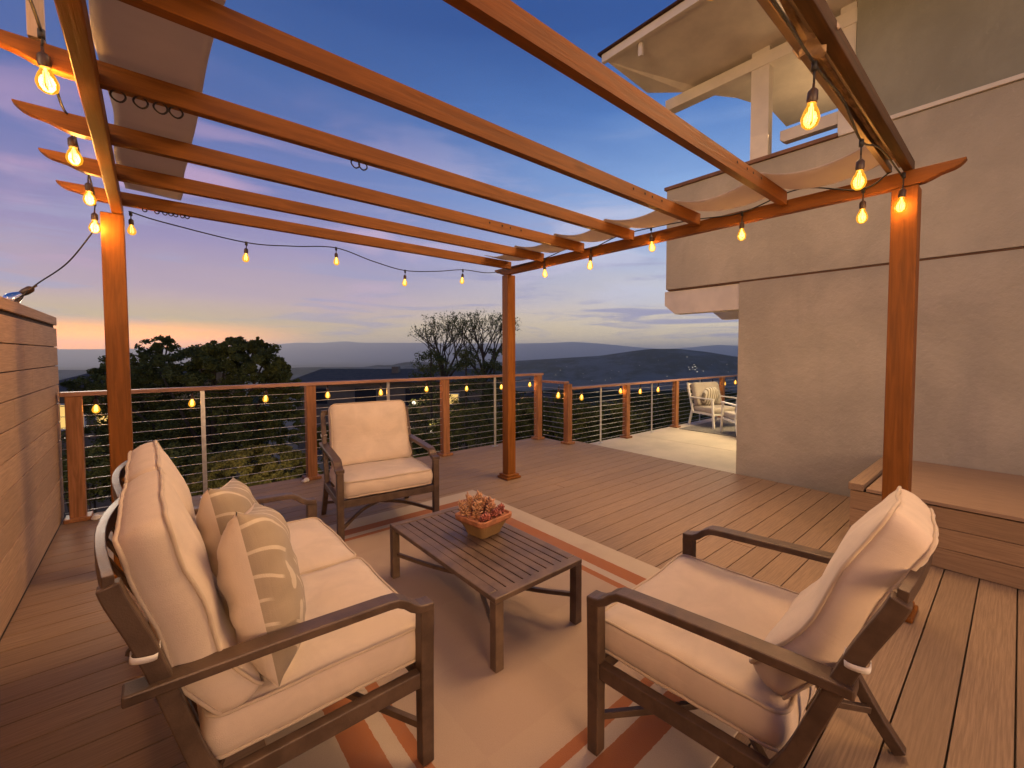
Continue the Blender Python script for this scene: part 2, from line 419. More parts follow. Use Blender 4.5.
def lathe(bm, prof, n=20, c=(0, 0, 0), mi=0):
    c = Vector(c); rings = []
    for r, z in prof:
        rings.append([bm.verts.new(c + Vector((r * cos(2 * pi * k / n), r * sin(2 * pi * k / n), z))) for k in range(n)])
    for a, b_ in zip(rings, rings[1:]):
        for k in range(n):
            f = bm.faces.new((a[k], a[(k + 1) % n], b_[(k + 1) % n], b_[k])); f.material_index = mi; f.smooth = True
    bm.faces.new(rings[0][::-1]).material_index = mi; bm.faces.new(rings[-1]).material_index = mi

def thing(name, label, cat, loc=(0, 0, 0), rotz=0, group=None):
    o = bpy.data.objects.new(name, None); COL.objects.link(o)
    o.location = loc; o.rotation_euler = (0, 0, rotz); o.empty_display_size = .1
    return tag(o, label, cat, group)
def tag(o, label, cat, group=None):
    o['label'] = label; o['category'] = cat
    if group: o['group'] = group
    return o
def struct(o, kind='structure'):
    o['kind'] = kind; return o
def copy_tree(o, parent=None, loc=None, rotz=None, label=None):
    c = o.copy(); COL.objects.link(c)
    if parent is not None: c.parent = parent
    if loc is not None: c.location = loc
    if rotz is not None: c.rotation_euler = (0, 0, rotz)
    if label: c['label'] = label
    for ch in list(o.children): copy_tree(ch, c)
    return c
def spline(pts, n=8):
    """Catmull-Rom through pts"""
    P = [Vector(p) for p in pts]; P = [P[0] * 2 - P[1]] + P + [P[-1] * 2 - P[-2]]
    out = []
    for i in range(1, len(P) - 2):
        for k in range(n):
            u = k / n; a, b_, c, d_ = P[i - 1:i + 3]
            out.append(.5 * ((2 * b_) + (c - a) * u + (2 * a - 5 * b_ + 4 * c - d_) * u * u + (3 * b_ - a - 3 * c + d_) * u ** 3))
    out.append(P[-2]); return out

# ================================================================== SETTING
# pixel (photo) <-> azimuth helper used for the far skyline
YAW, PIT = radians(48), radians(2.3)
Fv = Vector((cos(YAW) * cos(PIT), sin(YAW) * cos(PIT), -sin(PIT))); Rv = Vector((sin(YAW), -cos(YAW), 0)); Uv = Rv.cross(Fv)
def ray(u, v): return Fv + Rv * ((u - 540) / 433) - Uv * ((v - 371) / 433)
def interp(tab, x):
    if x <= tab[0][0]: return tab[0][1]
    for (a, va), (b_, vb) in zip(tab, tab[1:]):
        if x <= b_: return va + (vb - va) * (x - a) / (b_ - a)
    return tab[-1][1]
NEAR_RIDGE = [(0, 370), (100, 370), (270, 369), (300, 367.5), (365, 367), (381, 364.5), (388, 366), (404, 362), (425, 362), (470, 364), (513, 361), (560, 358), (600, 355.5), (630, 351), (649, 348.6), (678, 348.4), (707, 351.5), (737, 356.5), (800, 360), (1024, 362)]
FAR_RIDGE = [(0, 349), (100, 349), (200, 347), (280, 344), (300, 342.4), (318, 343), (345, 341.2), (360, 342.6), (420, 342.8), (470, 343.4), (520, 343.4), (545, 343), (573, 341.8), (600, 343.5), (640, 347.4), (665, 349), (688, 347.4), (717, 344.8), (737, 345.6), (1024, 347)]
def elev(tab, az):
    """tan(elevation) of a skyline at world azimuth az"""
    d = az - YAW
    if abs(d) > 1.2: return tan(radians(.3))
    u = 540 + 433 * tan(-d) if False else 540 + 433 * tan(YAW - az) * 1.0
    r_ = ray(u, interp(tab, u)); return r_.z / sqrt(r_.x ** 2 + r_.y ** 2)
def ground_z(x, y):
    r = sqrt(x * x + y * y); az = atan2(y, x)
    n1 = noise.noise(Vector((x * .004, y * .004, 0))); n2 = noise.noise(Vector((x * .02, y * .02, 3)))
    z = -5.2
    if r > 45:
        t_ = min(1, (r - 45) / 900); t_ = t_ * t_ * (3 - 2 * t_)
        z = -5.2 - 165 * t_ + n2 * min(6, (r - 45) * .02) + n1 * 10 * t_
    if r > 900:
        h = EYE + 2600 * elev(NEAR_RIDGE, az)
        k = math.exp(-((r - 2600) / 620) ** 2)
        z = z * (1 - k) + h * k if r < 2600 or True else z
    if r > 6000:
        h = EYE + 13000 * elev(FAR_RIDGE, az)
        k = math.exp(-((r - 13000) / 2600) ** 2)
        z = z * (1 - k) + h * k
    return z
bm = bmesh.new()
radii = [5.9 * 1.0]
while radii[-1] < 17500: radii.append(radii[-1] * 1.055 + .3)
NA = 420; rings = []
for r in radii:
    rings.append([bm.verts.new((r * cos(a), r * sin(a), ground_z(r * cos(a), r * sin(a)))) for a in [2 * pi * k / NA for k in range(NA)]])
cv = bm.verts.new((0, 0, -5.2))
for k in range(NA): bm.faces.new((cv, rings[0][k], rings[0][(k + 1) % NA]))
for a, b_ in zip(rings, rings[1:]):
    for k in range(NA): bm.faces.new((a[k], b_[k], b_[(k + 1) % NA], a[(k + 1) % NA]))
m = bpy.data.materials.new('hillside scrub'); m.use_nodes = True; t = NT(m.node_tree); b = t.n['Principled BSDF']
g = t.new('ShaderNodeNewGeometry'); p = g.outputs['Position']
f = t.noise(p, .35, 6, .65); f2 = t.noise(p, .012, 6, .7); f3 = t.noise(p, .0028, 7, .72)
c = t.mix(t.smooth(f, .35, .65), (.022, .028, .012, 1), (.055, .055, .026, 1))
c = t.mix(t.smooth(f2, .45, .62), c, (.045, .055, .05, 1))
c = t.mix(t.math('MULTIPLY', t.smooth(f3, .44, .58), .8), c, (.13, .14, .13, 1))
f7 = t.noise(p, .02, 5, .75); c = t.mix(t.math('MULTIPLY', t.smooth(f7, .54, .66), .6), c, (.16, .155, .14, 1))
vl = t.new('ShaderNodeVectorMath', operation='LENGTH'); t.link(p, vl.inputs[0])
c = t.mix(t.smooth(vl.outputs['Value'], 6000, 10500), c, (.24, .25, .25, 1))  # haze put into the colour: ground turns paler towards the far ridges
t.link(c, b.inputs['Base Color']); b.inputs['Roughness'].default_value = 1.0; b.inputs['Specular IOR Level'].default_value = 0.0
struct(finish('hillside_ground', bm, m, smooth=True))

# street below the deck
bm = bmesh.new()
def px_ground(u, v, z): 
    r_ = ray(u, v); k = (z - EYE) / r_.z; return Vector((r_.x * k, r_.y * k, z))
rd = [px_ground(u, v, -5.13) for u, v in ((262, 470), (345, 470), (350, 425), (345, 398), (262, 396), (272, 430))]
bm.faces.new([bm.verts.new(q) for q in rd])
struct(finish('street', bm, mat('asphalt', (.12, .095, .07), .85, 0, .2, .4)))

# deck
bm = bmesh.new()
PITCH, PH = .165, .302
k0 = -16
for k in range(k0, 34):
    y0 = PH + PITCH * k + .003; y1 = y0 + PITCH - .006
    if y0 > 5.62: break
    y1 = min(y1, 5.60)
    x1 = 5.23 if y0 < 4.80 else 5.03
    xs = [-.60]
    random.seed(k + 100)
    j = random.uniform(.6, 4.4)
    segs = [(-.60, x1)] if k % 3 else [(-.60, j - .002), (j + .002, x1)]
    for a, c_ in segs:
        box(bm, a, c_, y0, y1, -.028, 0)
        for xe in (a + .02, c_ - .02):
            for ys_ in (y0 + .035, y1 - .035):
                if -1 < ys_ < 5.4: bmesh.ops.create_circle(bm, cap_ends=True, segments=8, radius=.0035, matrix=Matrix.Translation((xe, ys_, .0008)))
deck = struct(finish('deck', bm, M['deck'], bevel=.0025, seg=2))
bm = bmesh.new(); box(bm, -.64, 5.22, -2.6, 4.79, -.24, -.032); box(bm, -.70, 5.02, 4.79, 5.66, -.24, -.032)
struct(finish('deck_joists', bm, M['dark_under']))

# patio slab beyond the house corner
bm = bmesh.new()
box(bm, 5.24, 7.0, 2.0, 5.05, -.45, -.13); box(bm, 7.006, 9.2, -.5, 5.05, -.45, -.13); box(bm, 9.206, 14.5, -.5, 5.05, -.45, -.13)
struct(finish('patio', bm, M['concrete'], bevel=.006))

# rug on the deck
bm = bmesh.new(); box(bm, .28, 2.50, .68, 3.84, .001, .011)
tag(finish('area_rug', bm, M['rug'], bevel=.004), 'large beige outdoor rug with rust orange border stripes under the coffee table', 'rug')

# privacy wall
bm = bmesh.new(); 
edges = [.0, .045] + [.045 + .1625 * i for i in range(1, 11)]
z = .045
box(bm, -.66, -.605, -2.0, 5.64, .0, .042)
while z < 1.66:
    random.seed(int(z * 100)); cut = random.uniform(3.8, 4.8)
    for a, c_ in ((-2.0, cut - .0015), (cut + .0015, 5.64)): box(bm, -.66, -.60, a, c_, z + .003, min(z + .1625, 1.76) - .003)
    z += .1625
pw = thing('privacy_wall', 'tan horizontal plank privacy wall along the left edge of the deck', 'wall', (0, 0, 0))
finish('plank_panel', bm, M['planks'], pw, bevel=.003)
bm = bmesh.new(); box(bm, -.645, -.615, -1.98, 5.62, .02, 1.70); finish('backing', bm, M['dark_under'], pw)
bm = bmesh.new(); box(bm, -.665, -.597, -2.0, 5.643, 1.695, 1.765); finish('cap', bm, M['planks'], pw, bevel=.004)

# ------------------------------------------------------------------ house
house = thing('house', 'grey tan stucco house with balcony parapet and white beams on the right', 'house', (5.3, 0, 0))
def hpart(name, bm, m, bevel=.004, **k):
    bmesh.ops.translate(bm, verts=bm.verts, vec=(-5.3, 0, 0))
    return finish(name, bm, m, house, bevel=bevel, **k)
bm = bmesh.new(); box(bm, 5.30, 6.6, -4.5, 2.30, -.4, 2.32); hpart('ground_floor_wall', bm, M['stucco'])
bm = bmesh.new(); box(bm, 6.6, 15.0, -4.5, 1.0, -.4, 2.32); hpart('ground_floor_back_wall', bm, M['stucco'])
bm = bmesh.new(); box(bm, 5.285, 5.48, -4.5, 3.29, 2.322, 3.655); box(bm, 5.48, 14.0, 3.10, 3.29, 2.322, 3.655); hpart('balcony_parapet', bm, M['stucco'])
bm = bmesh.new(); box(bm, 5.48, 14, -4.5, 3.10, 2.33, 2.50); hpart('balcony_floor', bm, M['trim_paint'])
bm = bmesh.new(); box(bm, 5.295, 5.36, -4.5, 3.27, 2.303, 2.320); hpart('ledge_shadow', bm, mat('brown ledge shadow', (.13, .06, .025), .7))  # brown strip in place of the shadow under the projecting ledge
bm = bmesh.new(); box(bm, 5.255, 5.50, 1.32, 3.315, 3.658, 3.70); box(bm, 5.50, 14.0, 3.08, 3.315, 3.658, 3.70); hpart('parapet_cap', bm, mat('brown cap', (.20, .095, .05), .7, 0, .2, 6))
bm = bmesh.new(); box(bm, 5.262, 5.49, -4.5, 1.315, 3.66, 3.70); hpart('white_trim', bm, M['trim_paint'])
bm = bmesh.new(); box(bm, 5.31, 14, -4.5, 1.19, 3.705, 7.5); hpart('upper_wall', bm, M['stucco_up'])
# cantilever beams carrying the balcony, ends chamfered
for i, (x0, zb, ye) in enumerate(((5.32, 1.985, 3.33), (6.7, 1.985, 3.33), (8.2, 1.985, 3.33))):
    bm = bmesh.new(); prism(bm, [(0.9, zb), (ye - .16, zb), (ye, zb + .13), (ye, 2.30), (0.9, 2.30)] if x0 > 6 else [(2.302, zb), (ye - .16, zb), (ye, zb + .13), (ye, 2.30), (2.302, 2.30)], x0, x0 + .14); hpart('balcony_beam', bm, M['trim_paint'], .006)
# balcony posts and roof
for y0, y1 in ((2.02, 2.22), (1.20, 1.34)):
    bm = bmesh.new(); box(bm, 5.34, 5.46, y0, y1, 3.70, 5.2); hpart('balcony_post', bm, M['trim_paint'])
bm = bmesh.new()   # sloping soffit board and roof slab
ROOF = [(4.25, -4.5), (4.25, 3.50), (5.05, 3.46), (5.39, 3.06), (6.0, 2.68), (6.6, 2.48), (7.3, 2.50), (7.3, -4.5)]
def rz(x): return 5.02 - (min(x, 5.4) - 4.25) * .10
A = [bm.verts.new((x, y, rz(x))) for x, y in ROOF]; B = [bm.verts.new((x, y, rz(x) + .07)) for x, y in ROOF]
bm.faces.new(A); bm.faces.new(B[::-1]); n_ = len(ROOF)
for i in range(n_): bm.faces.new((A[i], A[(i + 1) % n_], B[(i + 1) % n_], B[i]))
roof = hpart('roof', bm, M['trim_paint'])
bm = bmesh.new(); box(bm, 4.20, 4.248, -4.5, 3.54, 5.00, 5.095); finish('fascia', bm, M['trim_paint'], roof, bevel=.004, loc=(-5.3, 0, 0))
bm = bmesh.new(); box(bm, 4.17, 4.27, -4.5, 3.58, 5.097, 5.12); finish('roof_edge', bm, M['old_wood'], roof, loc=(-5.3, 0, 0))
for x0 in (5.33,):
    bm = bmesh.new(); prism(bm, [(-4.5, 4.76), (3.30, 4.76), (3.36, 4.80), (3.36, rz(5.4) - .003), (-4.5, rz(5.4) - .003)], x0, x0 + .15); finish('eave_beam', bm, M['trim_paint'], roof, bevel=.006, loc=(-5.3, 0, 0))
for yy in (3.0, 1.9):
    bm = bmesh.new(); box(bm, 4.262, 4.30, yy, yy + .05, 4.86, rz(4.3) - .004); finish('soffit_bracket', bm, M['trim_paint'], roof, bevel=.004, loc=(-5.3, 0, 0))
bm = bmesh.new(); prism(bm, [(1.345, 3.83), (1.86, 3.83), (1.90, 3.86), (1.90, 3.96), (1.345, 3.96)], 5.36, 5.46); hpart('balcony_ledge_beam', bm, M['trim_paint'])

# storage bench against the wall
bench = thing('storage_bench', 'built in brown composite deck bench against the house wall', 'bench', (3.93, .84, 0))
def bp(name, bm, m, bevel=.003):
    bmesh.ops.translate(bm, verts=bm.verts, vec=(-3.93, -.84, 0)); return finish(name, bm, m, bench, bevel=bevel)
bm = bmesh.new()
for i in range(3):
    z0 = .004 + i * .138; box(bm, 3.93, 3.955, -4.0, .84, z0, z0 + .134)
    box(bm, 3.957, 5.29, .815, .84, z0, z0 + .134)
bp('front_boards', bm, M['bench'])
bm = bmesh.new(); box(bm, 3.957, 5.285, -4.0, .812, .02, .41); bp('bench_core', bm, M['dark_under'])
bm = bmesh.new()
for i in range(3):
    x0 = 3.92 + i * .457; box(bm, x0, x0 + .4555, -4.0, .74, .425, .45)
bp('bench_top', bm, M['benchtop'])
bm = bmesh.new(); box(bm, 3.915, 5.285, .755, .85, .424, .475); bp('edge_board', bm, M['deck'])

# ------------------------------------------------------------------ railings
def railing(name, label, pts, z0, ztop, wood, steel, ncab, caps=True, zs=None):
    """pts: polyline; wood/steel: positions along the run as (x, y)"""
    root = thing(name, label, 'railing', (*pts[0], z0))
    off = Vector((-pts[0][0], -pts[0][1], -z0))
    def fin(n, bm, m, bev=.003, par=root):
        bmesh.ops.translate(bm, verts=bm.verts, vec=off); return finish(n, bm, m, par, bevel=bev)
    for (a, b_) in zip(pts, pts[1:]):
        bm = bmesh.new(); d = (Vector(b_) - Vector(a)).normalized() * .04
        bar(bm, (a[0] - d.x * .0, a[1] - d.y * .0, ztop - .018), (b_[0] + d.x, b_[1] + d.y, ztop - .018), .115, .036)
        fin('top_rail', bm, M['rail_x'])
        bm = bmesh.new()
        for i in range(ncab):
            zc = z0 + .07 + (ztop - z0 - .19) * i / (ncab - 1)
            n = 12; P = []
            for k in range(n + 1):
                q = Vector((*a, zc)).lerp(Vector((*b_, zc)), k / n); q.z += random.uniform(-.0015, .0015); P.append(q)
            tube(bm, P, .0032, 6)
        fin('cable_run', bm, M['cable'], 0)
    for (x, y) in wood:
        bm = bmesh.new(); box(bm, x - .05, x + .05, y - .05, y + .05, z0 + .001, ztop - .037); pst = fin('post', bm, M['rail_z'], .005)
        bm = bmesh.new(); box(bm, x - .085, x + .085, y - .085, y + .085, z0 + .001, z0 + .035); fin('post_base', bm, M['rail_z'], .006, pst)
    for (x, y) in steel:
        bm = bmesh.new(); box(bm, x - .018, x + .018, y - .006, y + .006, z0 + .001, ztop - .037); box(bm, x - .04, x + .04, y - .03, y + .03, z0 + .001, z0 + .008)
        fin('steel_baluster', bm, M['steel'], .001)
    return root
railing('deck_railing', 'wooden deck railing with horizontal steel cables along the far edge of the deck', [(-.58, 5.47), (4.92, 5.47)], 0, 1.12,
        [(-.50, 5.47), (1.36, 5.47), (3.10, 5.47), (4.88, 5.47)], [(.38, 5.47), (2.28, 5.47), (3.98, 5.47)], 11)
railing('stepped_railing', 'short cable railing stepping down between the deck corner and the patio', [(4.96, 5.42), (4.98, 4.93)], 0, 1.0, [(4.98, 4.86)], [], 11)
railing('patio_railing', 'cable railing around the pale patio with bulbs strung along it', [(5.03, 4.93), (13.8, 4.93)], -.13, .90,
        [(6.62, 4.93), (8.35, 4.93), (10.5, 4.93), (12.6, 4.93)], [(5.88, 4.93), (7.46, 4.93), (9.4, 4.93), (11.5, 4.93)], 11)
# white bits, read as brackets, at the foot of two posts
for (x, y, l) in ((1.27, 5.36, 'white bracket bit at the foot of the railing post behind the armchair'), (-.38, 5.36, 'white bracket bit at the foot of the railing post beside the privacy wall')):
    bm = bmesh.new(); bmesh.ops.create_icosphere(bm, subdivisions=3, radius=.035)
    for v in bm.verts:
        v.co *= 1 + .45 * noise.noise(v.co * 30 + Vector((x, y, 0))); v.co.z = max(v.co.z * .7, -.018)
    tag(finish('bracket', bm, M['ribbon'], smooth=True, loc=(x, y, .02)), l, 'bracket')

# ------------------------------------------------------------------ pergola
perg = thing('pergola', 'stained timber pergola with rafters open to the dusk sky', 'pergola')
ZB, ZT = 2.347, 2.428
for (x, y, hw) in ((-.155, 3.95, .055), (3.085, 3.965, .055), (3.09, .445, .057), (-.155, .445, .055)):
    bm = bmesh.new(); box(bm, x - hw, x + hw, y - hw, y + hw, .002, ZB - .002 + (0 if x > 0 else 0)); pst = finish('post', bm, M['wood_z'], perg, bevel=.006)
    bm = bmesh.new(); box(bm, x - .10, x + .10, y - .10, y + .10, .002, .03); box(bm, x - .085, x + .085, y - .085, y + .085, .03, .055); finish('post_base', bm, M['wood_z'], pst, bevel=.008)
def tailed(y0, y1, zb, zt, s0=True, s1=True, tl=.26):
    """beam profile with ogee tail ends"""
    h = zt - zb; pts = []
    prof = [(0, .92), (.04, .80), (.12, .62), (.22, .50), (.34, .44), (.48, .36), (.62, .20), (.78, .06), (1.0, 0)]
    if s0: pts += [(y0 + tl * a, zb + h * b_) for a, b_ in prof]
    else: pts += [(y0, zb)]
    if s1: pts += [(y1 - tl * a, zb + h * b_) for a, b_ in prof[::-1]]
    else: pts += [(y1, zb)]
    pts += [(y1, zt), (y0, zt)]
    return pts
bm = bmesh.new(); prism(bm, tailed(-.6, 4.06, ZB, ZT, False, False), -.158, -.105); finish('beam', bm, M['wood_y'], perg, bevel=.004)
bm = bmesh.new(); prism(bm, tailed(.21, 4.17, ZB, ZT, tl=.20), 3.035, 3.09); finish('beam', bm, M['wood_y'], perg, bevel=.004)
RZ0, RZ1 = 2.392, 2.472
RY_ = [1.02, 1.60, 2.18, 2.74, 3.29, 3.83]
hole = mat('bolt hole', (.02, .01, .006), .9)
for i, y in enumerate(RY_):
    bm = bmesh.new()
    prism(bm, tailed(-.385, 3.02, RZ0, RZ1, True, False, .20), y, y + .042, axis='y')
    if y in (1.02, 1.60, 2.74):
        for k, xx in enumerate((2.30, 2.42, 2.50, 2.61)):
            xx -= (0, .1, 0, .35, 0, 0)[i]
            for r_ in range(1):
                vs = [bm.verts.new((xx + .008 * cos(a), y - .002, 2.446 + .008 * sin(a))) for a in [2 * pi * q / 8 for q in range(8)]]
                bm.faces.new(vs).material_index = 1
    finish('rafter', bm, [M['wood_x'], hole], perg, bevel=.003 if y not in (1.02, 1.60, 2.74) else 0)
# weathered end rafter carrying the folded shade
bm = bmesh.new(); box(bm, -.30, 3.10, .415, .455, 2.430, 2.490); finish('end_rafter', bm, M['old_wood'], perg, bevel=.003)
bm = bmesh.new(); box(bm, -.30, 3.03, .500, .525, 2.435, 2.47); box(bm, -.30, 3.03, .460, .474, 2.45, 2.475); finish('shade_track', bm, mat('dull brown track', (.18, .12, .08), .4, .5, .2), perg, bevel=.003)
bm = bmesh.new(); box(bm, -.270, -.232, 2.20, 2.235, 2.49, 3.3); box(bm, -.262, -.240, 2.236, 2.25, 2.49, 3.3)
tag(finish('pole', bm, M['pale_wood'], bevel=.002), 'thin pale upright batten fixed behind the pergola at upper left', 'pole')

# ---- shade cloths
def cloth(name, label, x0, x1, ys, zhi, sag, nx=10, ny=14, seed=0, group=None):
    bm = bmesh.new(); g_ = []
    rows = []
    for a, b_ in zip(ys, ys[1:]):
        for k in range(ny): rows.append((a + (b_ - a) * k / ny, k / ny))
    rows.append((ys[-1], 0))
    for (y, u) in rows:
        r_ = []
        for i in range(nx + 1):
            fx = i / nx; x = x0 + (x1 - x0) * fx
            s_ = 4 * u * (1 - u)
            nz = noise.noise(Vector((x * 3, y * 2.3, seed)))
            z = zhi - sag * s_ * (.75 + .25 * sin(fx * pi)) + .014 * nz
            xx = x + .02 * noise.noise(Vector((y * 1.7, fx, seed + 5))) + (.03 * s_ if i == 0 and x0 > 1 else 0)
            r_.append(bm.verts.new((xx, y, z)))
        g_.append(r_)
    for a, b_ in zip(g_, g_[1:]):
        for i in range(nx): bm.faces.new((a[i], a[i + 1], b_[i + 1], b_[i]))
    o = finish(name, bm, M['canopy'], smooth=True)
    sd = o.modifiers.new('thick', 'SOLIDIFY'); sd.thickness = .004
    tag(o, label, 'shade cloth', group); return o
ysl = [-.4, .46] + [y + .02 for y in RY_]
cloth('shade_cloth', 'grey fabric shade gathered over the rafters beside the left pergola beam', -.10, .185, ysl, 2.500, .012, seed=1, group='fabric shades on the pergola')
cloth('shade_cloth', 'wavy off white fabric shade sagging between rafters along the right pergola beam', 2.66, 3.00, [.50] + [y + .02 for y in RY_], 2.500, .07, seed=2, group='fabric shades on the pergola')
# crumpled folded shade on the end rafter
bm = bmesh.new(); N1, N2 = 130, 12; g_ = []
for i in range(N1 + 1):
    x = .4 + 2.5 * i / N1; r_ = []
    for k in range(N2):
        a = 2 * pi * k / N2
        rr = .014 + .010 * noise.noise(Vector((x * 7, cos(a) * 1.5, sin(a) * 1.5))) + .045 * math.exp(-((x - 1.62) / .07) ** 2) * (.7 + 1.1 * noise.noise(Vector((x * 28, cos(a) * 2, sin(a) * 2))))
        r_.append(bm.verts.new((x, .484 + rr * 1.1 * cos(a), 2.468 + rr * .9 * sin(a))))
    g_.append(r_)
for a, b_ in zip(g_, g_[1:]):
    for k in range(N2): bm.faces.new((a[k], a[(k + 1) % N2], b_[(k + 1) % N2], b_[k]))
bm.faces.new(g_[0]); bm.faces.new(g_[-1][::-1])
m = mat('dirty folded cloth', (.17, .10, .065), .9, 0, .45, 18, .4, 50); t = NT(m.node_tree); b = t.n['Principled BSDF']
g = t.new('ShaderNodeNewGeometry'); s = t.new('ShaderNodeSeparateXYZ'); t.link(g.outputs['Position'], s.inputs[0])
torn = t.math('SUBTRACT', 1.0, t.smooth(t.math('ABSOLUTE', t.math('SUBTRACT', s.outputs[0], 1.62)), .07, .14))
t.link(t.mix(torn, b.inputs['Base Color'].links[0].from_socket, (.50, .38, .27, 1)), b.inputs['Base Color'])
tag(finish('folded_shade', bm, m, smooth=False), 'crumpled dirty shade cloth bunched under the weathered end rafter', 'folded shade')

# ---- shade rings hanging under rafters
ring_mat = mat('dark ring', (.05, .04, .035), .4, .6)
def rings(y, z, xs, label, r=.020):
    root = thing('shade_rings', label, 'rings', (xs[0], y, z), 0, 'ring sets hanging under the rafters')
    for x in xs:
        bm = bmesh.new(); n = 18
        tube(bm, [(x - xs[0] + r * cos(2 * pi * k / n), .003 * sin(k), -r + r * sin(2 * pi * k / n)) for k in range(n)], .0035, 6, closed=True)
        finish('ring', bm, ring_mat, root, smooth=True)
rings(2.20, RZ0 + .004, (-.06, .0, .055, .10), 'row of metal rings below the third rafter near the left beam')
rings(2.20, RZ0 + .004, (.77, .806), 'pair of dark rings hanging alone under the middle of a rafter')
rings(3.85, RZ0 + .004, (-.0, .06, .10, .13, .155, .19, .215), 'line of small dark rings under the farthest rafter by the left post', r=.011)

# ------------------------------------------------------------------ string lights
bulb_me = {}
def build_bulb_meshes():
    bm = bmesh.new()
    lathe(bm, [(.004, 0), (.0045, -.018), (.012, -.024), (.0175, -.032), (.0185, -.060), (.0165, -.066), (.0165, -.072)], 14); me = bpy.data.meshes.new('socket'); bm.to_mesh(me); bm.free(); me.materials.append(M['cord_brown']); bulb_me['socket'] = me
    bm = bmesh.new(); lathe(bm, [(.0125, -.068), (.015, -.080), (.024, -.098), (.0305, -.118), (.031, -.130), (.026, -.147), (.014, -.158), (.003, -.161)], 18); me = bpy.data.meshes.new('bulb_glass'); bm.to_mesh(me); bm.free(); me.materials.append(M['bulb']); bulb_me['glass'] = me
    bm = bmesh.new()
    for k in range(4):
        a = pi / 2 * k + .4; tube(bm, [(.006 * cos(a), .006 * sin(a), -.084), (.0115 * cos(a), .0115 * sin(a), -.138)], .0018, 6)
    tube(bm, [(0, 0, -.07), (0, 0, -.085)], .004, 6)
    me = bpy.data.meshes.new('filament'); bm.to_mesh(me); bm.free(); me.materials.append(M['filament']); bulb_me['filament'] = me
build_bulb_meshes()
def string_lights(name, label, cord_pts, bulbs, power, drop=.05, root_loc=None, scale=1.0, cord_r=.0045, lit=True):
    """cord polyline + bulbs hanging at given points (point where the dropper leaves the cord)"""
    o0 = Vector(bulbs[0]); root = thing(name, label, 'string lights', o0, 0, 'strings of festoon bulbs')
    bm = bmesh.new(); tube(bm, [Vector(p) - o0 for p in spline(cord_pts, 8)], cord_r, 6)
    for bpt in bulbs:
        p = Vector(bpt) - o0
        tube(bm, [p, p + Vector((.002, 0, -drop * .5)), p + Vector((0, 0, -drop))], .0035, 6)
        tube(bm, [p + Vector((0, 0, .006)), p + Vector((0, 0, -.022))], .009, 8)
    finish('cord', bm, M['cord'], root)
    for i, bpt in enumerate(bulbs):
        p = Vector(bpt) - o0 + Vector((0, 0, -drop + .002))
        g_ = bpy.data.objects.new('light_bulb', bulb_me['glass']); COL.objects.link(g_); g_.parent = root; g_.location = p
        g_.rotation_euler = (random.uniform(-.08, .08), random.uniform(-.08, .08), random.uniform(0, 3)); g_.scale = (scale * .9,) * 3
        for nm, key in (('socket', 'socket'), ('filament', 'filament')):
            s_ = bpy.data.objects.new(nm, bulb_me[key]); COL.objects.link(s_); s_.parent = g_
        L = bpy.data.lights.new('bulb_light', 'POINT'); L.energy = power; L.color = (1.0, .50, .16); L.shadow_soft_size = .025
        lo = bpy.data.objects.new('bulb_light', L); COL.objects.link(lo); lo.parent = g_; lo.location = (0, 0, -.115)
    return root
PB = 4.6
# along the left beam
XL = -.235
string_lights('string_lights', 'amber bulbs strung down the outside of the left pergola beam', [(XL, .3, 2.50), (XL, 1.45, 2.475), (XL, 2.17, 2.50), (XL, 2.55, 2.44), (XL, 2.89, 2.49), (XL, 3.25, 2.44), (XL, 3.59, 2.49), (XL + .01, 3.90, 2.40)],
              [(XL, .75, 2.48), (XL, 1.45, 2.475), (XL, 2.17, 2.50), (XL, 2.89, 2.49), (XL, 3.59, 2.49), (XL + .005, 3.86, 2.385)], 14)
# far swag between the two far posts
sw = [(-.08, 4.02, 2.40), (.10, 4.02, 2.362), (.575, 4.02, 2.305), (.9, 4.02, 2.33), (1.23, 4.02, 2.37), (1.55, 4.02, 2.30), (1.86, 4.02, 2.255), (2.2, 4.02, 2.29), (2.51, 4.02, 2.345), (2.8, 4.02, 2.35), (3.03, 4.03, 2.39)]
string_lights('string_lights', 'dim bulbs on a dark swagged cord below the farthest rafter', sw, [(-.07, 4.02, 2.395), (.575, 4.02, 2.305), (1.23, 4.02, 2.37), (1.86, 4.02, 2.255), (2.51, 4.02, 2.345)], .7, drop=.03, scale=.85)
# along the right beam
XR = 3.02
string_lights('string_lights', 'glowing bulbs strung along the right pergola beam towards the house', [(XR, 3.95, 2.40), (XR, 3.30, 2.42), (XR, 2.95, 2.46), (XR, 2.66, 2.41), (XR, 2.35, 2.46), (XR, 2.02, 2.46), (XR, 1.65, 2.44), (XR, 1.30, 2.41), (XR, .95, 2.47), (XR, .64, 2.38), (XR, .50, 2.44)],
              [(XR + .0, 3.29, 2.42), (XR, 2.66, 2.41), (XR, 2.02, 2.46), (XR, 1.30, 2.41), (XR, .625, 2.38)], PB, drop=.05)
# along the end rafter
YE = .475
string_lights('string_lights', 'large bright bulbs hanging from the weathered end rafter at upper right', [(-.1, YE, 2.44), (.2, YE, 2.42), (.9, YE, 2.42), (1.62, YE, 2.385), (1.95, YE, 2.40), (2.24, YE, 2.34), (2.6, YE, 2.42), (3.0, YE - .02, 2.40)],
              [(.2, YE, 2.42), (.92, YE, 2.42), (1.62, YE, 2.385), (2.24, YE, 2.34), (2.99, YE - .03, 2.40)], PB, drop=.06)
